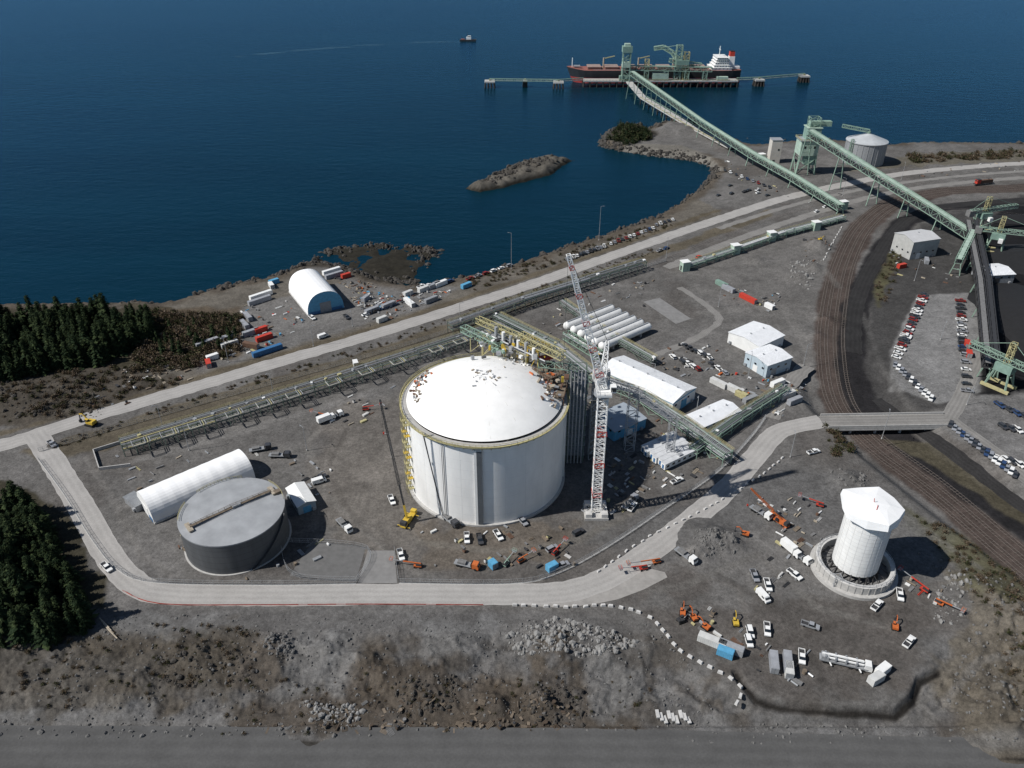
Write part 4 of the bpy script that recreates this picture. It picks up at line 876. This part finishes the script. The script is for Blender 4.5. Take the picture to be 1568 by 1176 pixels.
def excavator(u,v,rz,m=orange,sc=1.,nm='excavator'):
    p=G(u,v);mb=MB()
    for s_ in(-1.25,1.25): mb.prism([(-1.9,.1),(1.9,.1),(2.2,.5),(1.9,.95),(-1.9,.95),(-2.2,.5)],s_-.3,s_+.3,black)
    mb.box((0,0,.8),(1.6,2,.4),dark);mb.cyl((0,0,1),(0,0,1.2),.9,dark);mb.box((-.5,0,1.75),(3.4,2.6,1.1),m);mb.box((-1.7,0,2.4),(1.2,2.5,.4),m,0,.9);mb.box((.7,.75,2.4),(1.5,1,1.6),glass);mb.box((.7,.75,3.24),(1.6,1.1,.1),m)
    mb.beam((.9,-.3,1.8),(3.4,-.3,4.6),.35,m,.5);mb.beam((3.4,-.3,4.6),(5.2,-.3,4.),.3,m,.45);mb.beam((5.2,-.3,4.1),(5.6,-.3,1.4),.28,dark,.4);mb.prism([(5.2,.3),(6.1,.2),(6.,1.3),(5.5,1.5)],-.85,.25,dark)
    mb.beam((1.2,-.3,2.6),(2.9,-.3,4.),.15,lgrey);inst(mb.mesh(nm),nm,(p.x,p.y,max(hz(p.x,p.y),0)),rz,sc)
excavator(140,651,2.8,yellow,1.1)
for u,v,rz,m in((1045,941,1.4,orange),(1062,948,1.9,orange),(1080,962,2.3,orange),(1126,956,1.5,yellow),(1370,962,1.2,orange),(1255,372,.4,yellow),(1140,820,2.7,orange),(1043,952,.4,dark)): excavator(u,v,rz,m,.66)
def lift(u,v,rz,L_=12,m=orange,el=.12):
    L_=L_*.8;p=G(u,v);mb=MB();wheels(mb,(-1.,1.),1.9,.4);mb.box((0,0,.75),(2.8,1.4,.5),m);mb.box((-.4,0,1.3),(2,1.2,.6),dark);mb.beam((-1.2,0,1.8),(L_*.6,0,1.8+L_*el*.6),.32,m,.32);mb.beam((L_*.6,0,1.8+L_*el*.6),(L_,0,1.8+L_*el),.22,lgrey,.22);mb.box((L_+.7,0,1.6+L_*el),(1.1,1.7,.12),grey)
    mb.railing([(L_+.2,-.8,1.6+L_*el),(L_+1.2,-.8,1.6+L_*el),(L_+1.2,.8,1.6+L_*el),(L_+.2,.8,1.6+L_*el)],m,1.,.7,.06,closed=True);inst(mb.mesh('boom_lift'),'boom_lift',(p.x,p.y,0),rz)
lift(1005,862,math.pi+.3,13,orange);lift(985,872,math.pi+.25,10,red);lift(560,628,.1,8,red);lift(640,868,3.,11,orange,.05);lift(850,848,.9,7,red);lift(500,640,2.9,8,orange);lift(1415,905,2.2,11,red);lift(1437,925,-.8,8,orange);lift(775,865,1.,6,green);lift(798,860,.6,6,orange);lift(1255,775,2.7,9,red)
def mcrane(u,v,rz,top,m=yellow,w0=1.3,bm=dark,k=1.,nm='mobile_crane'):
    p=G(u,v);mb=MB();Mx=Matrix.Translation((p.x,p.y,0))@Matrix.Rotation(rz,4,'Z')@Matrix.Scale(k,4);mb.M=Mx
    wheels(mb,(-4.5,-3,1.5,3,4.5),2.8,.65);mb.box((0,0,1.25),(12,2.8,.8),m);mb.box((5.2,0,2.2),(2,2.6,1.5),m);mb.box((6.22,0,2.3),(.1,2.2,.8),glass);mb.box((-1.5,0,2.5),(5,2.6,1.6),m);mb.box((.2,1.5,2.6),(2.,1,1.6),glass);mb.box((-4.8,0,2.7),(2,2.9,1.9),dark)
    for x in(-5,4):
        for s_ in(-1,1): mb.beam((x,0,1),(x,s_*3.4,.9),.3,m);mb.box((x,s_*3.4,.15),(1,1,.3),dark);mb.beam((x,s_*3.4,.2),(x,s_*3.4,1.1),.2,lgrey)
    a=Mx@Vector((-1.5,0,3.2));mb.M=Matrix();t=Vector(top)
    q1=a.lerp(t,.12);q2=a.lerp(t,.3);mb.beam(a,q1,.9*k,m);mb.beam(q1,q2,.7*k,m if bm!=dark else bm)
    mb.truss(q2,t,w0,w0,bm,int((t-q2).length/1.6),.09,.4,.4);mb.beam(t,t+Vector((0,0,-min(14,t.z-6))),.07,dark);mb.box(t+Vector((0,0,-min(14,t.z-6))),(.5,.5,.8),red)
    mb.build(nm)
mcrane(626,798,1.2,(-44.9,222,55),w0=.8,k=.8)
mcrane(1192,800,2.2,(G(1150,748,14)),orange,.8,orange,.7)
p=G(1293,1018);mb=MB();wheels(mb,(-6,-4.8,-3.6,1.5,3.5,5.2),2.5,.5);mb.box((-.5,0,1.2),(14,2.5,.5),grey);mb.prism([(5.4,.7),(7.6,.7),(7.6,2),(7.2,3.1),(5.4,3.1)],-1.2,1.2,white);mb.box((7.45,0,2.5),(.3,2.1,.8),glass)
for y,z in((-.75,2.4),(0,3.0),(.75,2.4)): mb.beam((-7,y,z),(5,y,z+.2),.4,white,.5)
for x in(-6,-3,0,3): mb.box((x,0,2.3),(.5,2.4,1.6),grey)
mb.box((-6,0,2),(2.2,2.3,1.4),lgrey);mb.cyl((-2,0,2.),(3.5,0,2.1),.6,dark)
for x in(-5,3.5):
    for s_ in(-1,1): mb.beam((x,0,1),(x+1,s_*2.4,.9),.3,white)
mb.build('concrete_pump_truck',(p.x,p.y,0),hd(1293,1018,30,7))
def cont_mesh(m,L_=12.2,h=2.6):
    mb=MB();mb.box((0,0,h/2+.1),(L_,2.44,h),m)
    for i in range(int(L_/.6)):
        x=-L_/2+.4+i*.6
        for s_ in(-1,1): mb.box((x,s_*1.23,h/2+.1),(.22,.06,h-.3),m)
    for s_ in(-1,1): mb.box((L_/2+.03,s_*.6,h/2+.1),(.08,1.05,h-.3),grey)
    mb.box((0,0,h+.13),(L_-.3,2.2,.07),m);return mb.mesh('container')
cms={}
def container(u,v,du,dv,m,L_=12.2,nm='shipping_container',h=2.6):
    k=(m.name,L_,h)
    if k not in cms: cms[k]=cont_mesh(m,L_,h)
    p=G(u,v);inst(cms[k],nm,(p.x,p.y,max(hz(p.x,p.y),0)),hd(u,v,du,dv))
dull=mat('dull_grey_paint',(.3,.31,.33),.6,.2,.5);offw=mat('offwhite_paint',(.55,.55,.53),.6,.15,.5)
for u,v,du,dv,m,L_ in [(405,520,12,-4,red,9),(385,512,12,-4,dull,9),(400,508,12,-4,red,7),(410,540,12,-4,blue,16),(350,520,12,-4,dull,9),(318,528,12,-4,dull,12),(352,530,12,-4,offw,9),(320,560,4,12,red,6),(326,550,12,-4,white,6),(385,532,10,2,rust,9),(380,488,8,8,dull,9),(375,500,8,8,dull,9),(400,455,12,-4,white,14),(398,463,12,-4,dull,14),(508,418,10,-3,white,12),(512,424,10,-3,dull,12),(530,425,10,-3,red,6),(420,434,10,-3,lblue,6),(416,440,6,8,white,6),(570,478,10,-4,dull,9),(585,492,10,-4,offw,6),(627,466,8,6,white,10),(650,445,10,-4,offw,9),(665,440,10,-4,lgrey,9),(675,437,10,-4,white,9),(714,440,10,-4,lblue,7),(660,462,10,-4,grey,9),(625,452,10,-4,offw,6),(595,470,10,-4,dull,9),(545,560,4,10,white,4),(1145,460,10,5,red,12),(1115,445,10,5,dull,9),(1105,438,10,5,dgreen,9),(1178,472,10,5,white,6),(1100,590,10,5,offw,9),(1125,600,10,5,offw,9),(1135,608,10,5,yellow2,6),(1190,590,10,-4,white,8),(1205,608,10,-4,offw,9),(1216,617,10,-4,dull,8),(1148,615,10,-4,grey,8),(1205,1018,1,10,dull,7),(1184,1018,1,10,dull,7),(1207,1030,1,10,offw,5),(1090,986,10,4,offw,9),(1118,996,10,4,lgrey,8),(1110,1003,10,4,lblue,5),(1350,1030,10,-8,white,5),(1340,1043,10,-6,offw,5),(560,460,8,-6,dull,6),(1418,402,2,10,dull,7),(1380,410,10,-2,red,6),(1480,530,2,10,red,6),(1483,545,2,10,red,5),(755,868,6,6,lblue,3),(845,872,8,-4,lblue,4)]:
    container(u,v,du,dv,m,L_,'office_trailer' if m in(white,lblue,lgrey,offw) else 'shipping_container')
def inpoly(px,n_):
    w=W(px);xs_=[a for a,b in w];ys_=[b for a,b in w];out=[]
    while len(out)<n_:
        X=np.array([R.uniform(min(xs_),max(xs_)) for _ in range(n_*3)]);Y=np.array([R.uniform(min(ys_),max(ys_)) for _ in range(n_*3)])
        s=sdpoly(X,Y,w)>0;out+=list(zip(X[s],Y[s]))
    return out[:n_]
def materials_yard(name,px,n_,pal,smax=4,hm=1.2,align=None):
    mb=MB();P_=inpoly(px,n_);Z=height(np.array([p[0] for p in P_]),np.array([p[1] for p in P_]))
    for (x,y),z in zip(P_,Z):
        t=R.random();m=R.choice(pal);rz=R.uniform(0,3.14) if align is None else align+R.choice([0,1.57])+R.uniform(-.15,.15);l=R.uniform(.6,smax)
        if t<.45: mb.box((x,y,z+hm*.2),(l,R.uniform(.4,l*.5),R.uniform(.2,hm)),m,rz)
        elif t<.75:
            for i in range(R.randint(2,5)): mb.beam((x+math.cos(rz+1.57)*i*.35,y+math.sin(rz+1.57)*i*.35,z+.15),(x+math.cos(rz+1.57)*i*.35+math.cos(rz)*l*1.3,y+math.sin(rz+1.57)*i*.35+math.sin(rz)*l*1.3,z+.2),.18,m)
        elif t<.87: mb.cyl((x,y,z+.3),(x+math.cos(rz)*l,y+math.sin(rz)*l,z+.3),.3,m,n=8)
        elif t<.95: mb.cyl((x,y,z),(x,y,z+R.uniform(.6,1.4)),R.uniform(.3,.7),m,n=10)
        else:
            mb.box((x,y,z+.7),(1.2,.9,1.),m,rz);mb.box((x,y,z+1.3),(.7,.7,.3),dark,rz)
    mb.build(name)
pa=[grey,grey,lgrey,lwood,wood,wood,rust,dark,dark,mgrey,mgrey,mgrey,white,concd,offw,yellow2]
pab=pa+[orange,lblue,red,white]
al=hd(600,500,10,-4)
for px,n_,pl in (([(370,470),(430,450),(470,490),(440,525),(390,545),(300,560),(300,530)],80,pab),([(535,455),(640,445),(700,445),(600,490),(560,490)],110,pab),([(535,412),(580,440),(540,450),(505,420)],50,[rust,wood,dark,lwood]),([(550,440),(600,455),(580,480),(545,470)],45,pab),([(900,600),(1000,640),(1120,700),(1080,730),(960,760),(900,720)],110,pa),([(980,540),(1090,520),(1110,560),(1010,590)],35,pa),([(1090,570),(1240,580),(1200,640),(1140,620)],70,pab),([(870,440),(1000,430),(1020,470),(900,470)],30,pa),([(920,745),(1010,735),(960,790),(920,800)],26,pa),([(620,815),(880,800),(880,870),(640,870)],34,pa),([(1150,760),(1250,770),(1260,850),(1200,850)],46,pa),([(1130,860),(1230,850),(1230,900),(1160,920)],10,pa),([(1040,925),(1130,945),(1150,1000),(1070,985)],14,pa),([(1160,985),(1260,990),(1260,1060),(1160,1050)],14,pa),([(180,560),(290,550),(300,585),(200,600)],50,[rust,wood,dark,lwood,mgrey,white]),([(130,590),(220,590),(200,620),(130,625)],20,[mgrey,dark,rust,grey]),([(440,700),(520,720),(510,760),(470,760)],14,pa),([(480,620),(600,590),(600,640),(490,665)],16,pa),([(1370,880),(1470,900),(1440,950),(1400,930)],10,pab),([(1390,260),(1568,245),(1568,262),(1400,275)],20,pa),([(1090,430),(1200,450),(1180,480),(1100,450)],25,pab),([(1230,360),(1280,370),(1270,400),(1230,400)],15,[rust,wood,dark]),([(1360,380),(1480,370),(1470,440),(1440,430),(1370,420)],30,pa),([(150,690),(420,690),(400,720),(190,790),(160,740)],18,pa),([(215,800),(300,880),(330,885),(430,890),(560,850),(470,820),(440,870)],18,pa),([(1100,240),(1300,300),(1260,320),(1100,270)],30,pa),([(700,560),(860,470),(900,520),(860,560)],60,pa)):
    materials_yard('construction_materials',px,n_,pl,3.2,1.2,al)
dwood=mat('dark_timber',(.10,.08,.06),.9,.3,1)
materials_yard('timber_debris',[(570,1075),(880,1065),(870,1108),(560,1112)],130,[wood,dwood,bark,dwood,wood],2.4,.25)
materials_yard('timber_debris',[(380,1085),(620,1065),(620,1118),(380,1110)],40,[wood,bark,mgrey,dwood],2.4,.25)
mb=MB()
for i in range(9):
    p=G(1008+i*6,1086+(i%3)*3);mb.box((p.x,p.y,hz(p.x,p.y)+.25),(1.,2.6,.5),concd,.1+R.uniform(-.1,.1))
mb.build('concrete_slab_stack')
mb=MB();
for i in range(5):
    p=G(158+i*3,955+i*4);z=hz(p.x,p.y);mb.cyl((p.x-2,p.y+2,z+.4),(p.x+3,p.y-2,z+.4),.2,lwood,n=8)
mb.build('log_pile')
def blocks(name,px,m=concd,sp=3.2,size=(1.6,.8,.8),alt=None):
    mb=MB();pts=smooth([G(a,b) for a,b in px],1.);acc=0
    for a,b in zip(pts,pts[1:]):
        acc+=(b-a).length
        if acc>=sp:
            acc=0;z=hz(b.x,b.y);d=b-a;mb.box((b.x+R.uniform(-.25,.25),b.y+R.uniform(-.25,.25),max(z,-.4)+size[2]/2),size,m if not alt or R.random()<.5 else alt,math.atan2(d.y,d.x)+R.uniform(-.15,.15),.8)
    mb.build(name)
blocks('concrete_barrier_row',[(905,884),(950,850),(1005,816),(1060,790),(1120,757),(1165,728),(1200,700)],size=(1.4,.7,.7))
blocks('concrete_barrier_row',[(775,927),(870,930),(935,928),(990,943),(1012,962),(1035,990),(1072,1015),(1112,1035),(1136,1055),(1128,1075)],sp=2.6,size=(1.7,.9,.8))
blocks('concrete_barrier_row',[(640,552),(700,530)],sp=3);blocks('concrete_barrier_row',[(1290,345),(1260,400)],sp=5)
def fence(name,px,h=2.2,m=lgrey,sp=3.,t=.09,mesh=None,panel=None):
    mb=MB();pts=[p for p in smooth([G(a,b) for a,b in px],sp)]
    for a,b in zip(pts,pts[1:]):
        mb.beam(a,a+Vector((0,0,h)),t,m)
        for q in(1.,.5,.12): mb.beam(a+Vector((0,0,h*q)),b+Vector((0,0,h*q)),t*.6,m)
        if panel:
            if R.random()<.85: mb.beam(a+Vector((0,0,h*.5)),b+Vector((0,0,h*(.5+R.uniform(-.12,.05)))),.04,panel,h*.8)
        else:
            k=6
            for i in range(k): mb.beam(a.lerp(b,i/k),a.lerp(b,(i+1)/k)+Vector((0,0,h)),.04,m)
    mb.build(name)
fence('red_silt_fence',[(188,905),(245,925),(400,927),(560,926),(740,927)],.55,mat('faded_red_mesh',(.42,.08,.06),.8,.3,.6),3,.06,panel=MATS['faded_red_mesh'])
fence('chain_link_fence',[(60,705),(100,760),(140,825),(180,872),(235,892),(400,896),(545,894)])
fence('chain_link_fence',[(611,893),(780,894),(850,880),(930,838),(1020,778),(1100,722),(1150,670),(1172,640)])
fence('chain_link_fence',[(545,893),(563,842),(440,830)]);fence('chain_link_fence',[(611,893),(604,842)])
fence('chain_link_fence',[(430,835),(450,882),(545,890)])
fence('chain_link_fence',[(60,692),(300,622),(560,548),(690,508),(860,450),(1020,400)])
ribbon('fence_kerb',[(60,705),(100,760),(140,825),(180,872),(235,892),(400,896),(545,894)],.6,conc2,.1)
ribbon('fence_kerb',[(611,893),(780,894),(850,880),(930,838),(1020,778),(1100,722),(1150,670),(1172,640)],.6,conc2,.1)
mb=MB()
for a,b in(((143,690),(240,660)),((143,690),(152,718)),((152,718),(200,712))): mb.beam(G(*a,z=.7),G(*b,z=.7),.4,conc2,1.6)
mb.build('retaining_wall')
def pole(u,v,h=12,nm='light_pole'):
    p=G(u,v);mb=MB();mb.cyl((0,0,0),(0,0,h),.16,lgrey,.09,8);mb.beam((0,0,h),(1.6,0,h+.3),.12,lgrey);mb.box((1.9,0,h+.25),(.9,.35,.15),grey);mb.cyl((0,0,0),(0,0,.6),.3,conc2,n=8);mb.build(nm,(p.x,p.y,0),R.random()*6)
for u,v in((630,470),(540,500),(350,555),(480,530),(1020,395),(1100,470),(1145,580),(1230,560),(705,500),(880,440),(1000,590),(1065,640),(600,700),(470,690),(1400,430),(1440,520),(1480,620),(1290,300),(1380,275),(1210,700),(1350,672),(420,610),(290,690),(250,655)): pole(u,v,R.choice([10,12,14]))
pole(783,412,24,'antenna_mast');pole(917,368,24,'antenna_mast')
# ---------------------------------------------------------------- rocks
ico=[];g_=(1+5**.5)/2
for a_,b_ in((1,g_),(-1,g_),(1,-g_),(-1,-g_)): ico+=[(0,a_,b_),(a_,b_,0),(b_,0,a_)]
ico=np.array(ico)/math.sqrt(1+g_*g_)
bm=bmesh.new()
for v in ico: bm.verts.new(v)
bmesh.ops.convex_hull(bm,input=bm.verts[:]);bm.verts.index_update()
icf=np.array([[v.index for v in f.verts] for f in bm.faces]);icv=np.array([v.co[:] for v in bm.verts]);bm.free()
rs=np.random.RandomState(5)
def mkrocks(name,P_,s0,s1,m,pw):
    n_=len(P_);Z=height(P_[:,0],P_[:,1]);S=s0+(s1-s0)*rs.rand(n_)**pw
    V=icv[None]*(1+.4*(rs.rand(n_,12,1)-.5))*S[:,None,None]*(.6+.8*rs.rand(n_,1,3))
    V[...,0]+=P_[:,0,None];V[...,1]+=P_[:,1,None];V[...,2]+=Z[:,None]+S[:,None]*.1
    me=bpy.data.meshes.new(name);me.from_pydata(V.reshape(-1,3).tolist(),[],(icf[None]+np.arange(n_)[:,None,None]*12).reshape(-1,3).tolist());me.materials.append(m);inst(me,name,(0,0,0))
def rocks(name,px,n_,s0,s1,m): mkrocks(name,np.array(inpoly(px,n_)),s0,s1,m,4)
for px,n_,a_,b_,m in (([(775,970),(860,945),(985,985),(940,1003),(790,1003)],900,.12,1.1,rockl),([(400,975),(445,965),(450,1005),(410,1005)],180,.15,.8,rock),([(460,1070),(560,1075),(540,1100),(470,1095)],180,.15,.9,rockl),([(-200,1085),(300,1095),(600,1118),(0,1122),(-300,1115)],420,.15,.8,rock),([(180,940),(1000,950),(1100,1060),(1100,1110),(200,1110),(0,1050)],2800,.1,.5,rock),([(1050,1090),(1500,1105),(1568,1130),(1050,1130)],240,.12,.6,rock),([(1400,840),(1568,900),(1568,1100),(1440,1080),(1490,950)],420,.12,.7,rock),([(1060,820),(1120,815),(1130,855),(1050,860)],250,.15,.8,rock),([(1210,400),(1260,395),(1240,445),(1200,430)],160,.2,1.3,rockl),([(600,1040),(700,1030),(700,1080),(600,1090)],220,.2,.9,rockd),([(800,1050),(900,1040),(900,1100),(800,1100)],220,.2,.9,rockd),([(240,1000),(400,990),(380,1040),(240,1050)],200,.15,.9,rockd),([(0,585),(130,575),(160,640),(0,640)],240,.25,1.3,rockd),([(1270,720),(1330,720),(1330,790),(1290,780)],180,.15,.9,rock),([(1440,880),(1480,880),(1470,960),(1430,950)],110,.15,1.,rockl)):
    rocks('rubble_rocks',px,n_,a_,b_,m)
def shorerocks(px,n_,w,s0,s1):
    pts=[G(a,b,SEA) for a,b in px];P_=[]
    for _ in range(n_):
        i=R.randrange(len(pts)-1);p=pts[i].lerp(pts[i+1],R.random());P_.append((p.x+R.gauss(0,w),p.y+R.gauss(0,w)))
    mkrocks('shore_rocks',np.array(P_),s0,s1,rockd,2)
shorerocks([(200,466),(300,456),(420,428),(485,405),(580,432),(680,434),(800,404),(900,372),(1000,337),(1070,292),(1092,266),(1060,246),(950,232),(920,224),(945,200)],2600,3.5,.5,2.2)
shorerocks([(920,224),(924,210),(945,200),(985,202),(1020,190),(1060,190),(1110,210),(1260,218),(1568,224)],900,4,.8,3)
shorerocks([(470,392),(520,376),(580,372),(640,374),(670,386),(655,410)],500,6,.5,2.)
shorerocks([(735,285),(775,270),(805,258),(850,250)],260,7,.5,2.)
# ---------------------------------------------------------------- vegetation
def conifer(seed):
    r=random.Random(seed);mb=MB();h=r.uniform(10,16);mb.cyl((0,0,0),(0,0,h*.95),.22,bark,.04,6)
    nl=int(h*1.5);wd=r.uniform(.17,.26)
    for i in range(nl):
        q=i/nl;z=h*(.1+.88*q);rad=(1-q)**.75*h*wd*r.uniform(.65,1.3)+.25;nb=r.randint(5,9)
        for j in range(nb):
            a_=6.283*j/nb+r.uniform(-.4,.4)+i;l=rad*r.uniform(.5,1.25);c,s_=math.cos(a_),math.sin(a_);dr=-.25*l-r.uniform(0,.3);m=need2 if r.random()<.4 else need1
            w_=l*r.uniform(.18,.3)+.12
            P0=(c*.1,s_*.1,z);P1=(c*l*.55-s_*w_,s_*l*.55+c*w_,z+dr*.5-.1);P2=(c*l,s_*l,z+dr);P3=(c*l*.55+s_*w_,s_*l*.55-c*w_,z+dr*.5-.1);P4=(c*l*.5,s_*l*.5,z+dr*.4+.22)
            mb.add([P0,P1,P2,P3,P4],[(0,1,4),(1,2,4),(2,3,4),(3,0,4)],m)
            for k in range(4):
                b_=r.uniform(.4,1.);ll=r.uniform(.3,.6);x,y,zz=c*l*b_,s_*l*b_,z+dr*b_;an=a_+r.uniform(-1.4,1.4)
                mb.add([(x,y,zz+.05),(x+math.cos(an+.35)*ll,y+math.sin(an+.35)*ll,zz-.1),(x+math.cos(an)*ll*1.6,y+math.sin(an)*ll*1.6,zz-.25),(x+math.cos(an-.35)*ll,y+math.sin(an-.35)*ll,zz+.1)],[(0,1,2,3)],m)
    mb.add([(-.12,0,h*.93),(.12,0,h*.93),(0,.05,h*1.03)],[(0,1,2)],need1)
    return mb.mesh('conifer')
cons=[conifer(s) for s in range(7)]
def shrub(seed,ma,mb_):
    r=random.Random(seed);mb=MB()
    for i in range(9):
        a_=r.uniform(0,6.28);l=r.uniform(.6,1.3);mb.beam((0,0,0),(math.cos(a_)*l*.8,math.sin(a_)*l*.8,l),.06,bark)
    for i in range(150):
        a_=r.uniform(0,6.28);el=r.uniform(.05,1.5);rr=r.uniform(.5,1.3)*(1+.3*math.sin(a_*3+seed));x,y,z=rr*math.cos(a_)*math.cos(el),rr*math.sin(a_)*math.cos(el),rr*math.sin(el)*1.1+.1;s=r.uniform(.08,.22)
        d1=Vector((r.gauss(0,1),r.gauss(0,1),r.gauss(0,1))).normalized()*s;d2=Vector((r.gauss(0,1),r.gauss(0,1),r.gauss(0,1))).normalized()*s;p=Vector((x,y,z))
        mb.add([p-d1,p-d2,p+d1,p+d2],[(0,1,2,3)],ma if r.random()<.7 else mb_)
    return mb.mesh('shrub')
shb=[shrub(1,twig,twigg),shrub(2,twig,wood),shrub(3,twigg,twig)]
shd=[shrub(7,need1,twigg),shrub(8,twigg,need1)]
def scatter(pname,cname,meshes,px,n_,s0,s1,mind=0.):
    e=empty(pname);P_=inpoly(px,n_);kept=[]
    if mind:
        grid={}
        for x,y in P_:
            k=(int(x/mind),int(y/mind))
            if k in grid: continue
            grid[k]=1;kept.append((x,y))
    else: kept=P_
    Z=height(np.array([p[0] for p in kept]),np.array([p[1] for p in kept]))
    for (x,y),z in zip(kept,Z):
        if z<-3.5: continue
        s=R.uniform(s0,s1);inst(R.choice(meshes),cname,(x,y,float(z)-.15),0,(s,s,s*R.uniform(.75,1.15)),parent=e,rot=(R.uniform(-.06,.06),R.uniform(-.06,.06),R.random()*6.28))
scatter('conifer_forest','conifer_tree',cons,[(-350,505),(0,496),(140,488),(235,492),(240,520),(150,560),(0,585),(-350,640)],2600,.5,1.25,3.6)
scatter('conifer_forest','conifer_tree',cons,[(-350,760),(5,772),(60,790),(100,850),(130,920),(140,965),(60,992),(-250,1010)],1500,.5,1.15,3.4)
scatter('conifer_forest','conifer_tree',cons,[(235,500),(365,492),(362,530),(280,545),(230,545)],30,.35,.7,5)
scatter('shrub_thicket','shrub',shb,[(225,478),(370,485),(366,540),(290,565),(200,575)],520,1.2,2.6)
scatter('shrub_thicket','shrub',shb,[(0,575),(210,560),(280,585),(120,635),(0,650)],200,.6,1.8)
scatter('shrub_thicket','shrub',shb,[(120,960),(400,955),(400,1050),(50,1080),(-100,1020)],130,.4,1.)
scatter('shrub_thicket','shrub',shb,[(400,1030),(1000,1030),(1000,1110),(300,1120)],110,.3,.8)
scatter('shrub_thicket','shrub',shb,[(1400,790),(1568,850),(1700,1000),(1568,1100),(1480,900)],260,.4,1.2)
scatter('shrub_thicket','shrub',shb,[(700,436),(1000,345),(1030,345),(1000,358),(720,448)],200,.5,1.3)
scatter('shrub_thicket','shrub',shd,[(930,214),(950,203),(985,205),(1000,212),(960,222)],130,1.8,4.)
scatter('shrub_thicket','shrub',shb,[(1380,238),(1568,232),(1700,232),(1568,242),(1400,250)],130,1.5,3)
scatter('shrub_thicket','shrub',shb,[(60,685),(300,606),(560,530),(1000,380),(1000,388),(560,540),(300,618),(80,692)],260,.4,1.)
scatter('shrub_thicket','shrub',shb,[(1345,665),(1440,672),(1568,768),(1568,785),(1440,695)],140,.5,1.2)
scatter('shrub_thicket','shrub',shb,[(1370,365),(1400,355),(1350,480),(1340,440)],80,.6,1.4)
scatter('shrub_thicket','shrub',[shb[0],shb[2]],[(1262,650),(1300,655),(1310,690),(1275,700)],40,.8,1.8)
# ---------------------------------------------------------------- light, sky, camera
az=math.radians(15);el=math.radians(46)
sd=Vector((-math.cos(az)*math.cos(el),-math.sin(az)*math.cos(el),math.sin(el)))
sl=bpy.data.lights.new('sun','SUN');sl.energy=5.;sl.angle=math.radians(.53);sl.color=(1,.97,.93)
so=bpy.data.objects.new('sun',sl);COL.objects.link(so);so.rotation_euler=(-sd).to_track_quat('-Z','Y').to_euler()
w=bpy.data.worlds.new('World');scene.world=w;w.use_nodes=True;nt=w.node_tree
sk=nt.nodes.new('ShaderNodeTexSky');sk.sky_type='NISHITA';sk.sun_disc=False;sk.sun_elevation=el;sk.sun_rotation=math.radians(255);sk.air_density=1.;sk.dust_density=.2;sk.ozone_density=2.
bg=nt.nodes['Background'];bg.inputs[1].default_value=.06;nt.links.new(sk.outputs[0],bg.inputs[0])
cam=bpy.data.cameras.new('camera');co_=bpy.data.objects.new('camera',cam);COL.objects.link(co_);co_.location=(0,0,H);co_.rotation_euler=(math.radians(90)-P,0,0)
cam.sensor_width=36;cam.lens=36*F/1568;cam.clip_end=100000;cam.clip_start=1;scene.camera=co_
scene.view_settings.view_transform='Standard';scene.view_settings.look='None';scene.view_settings.exposure=0
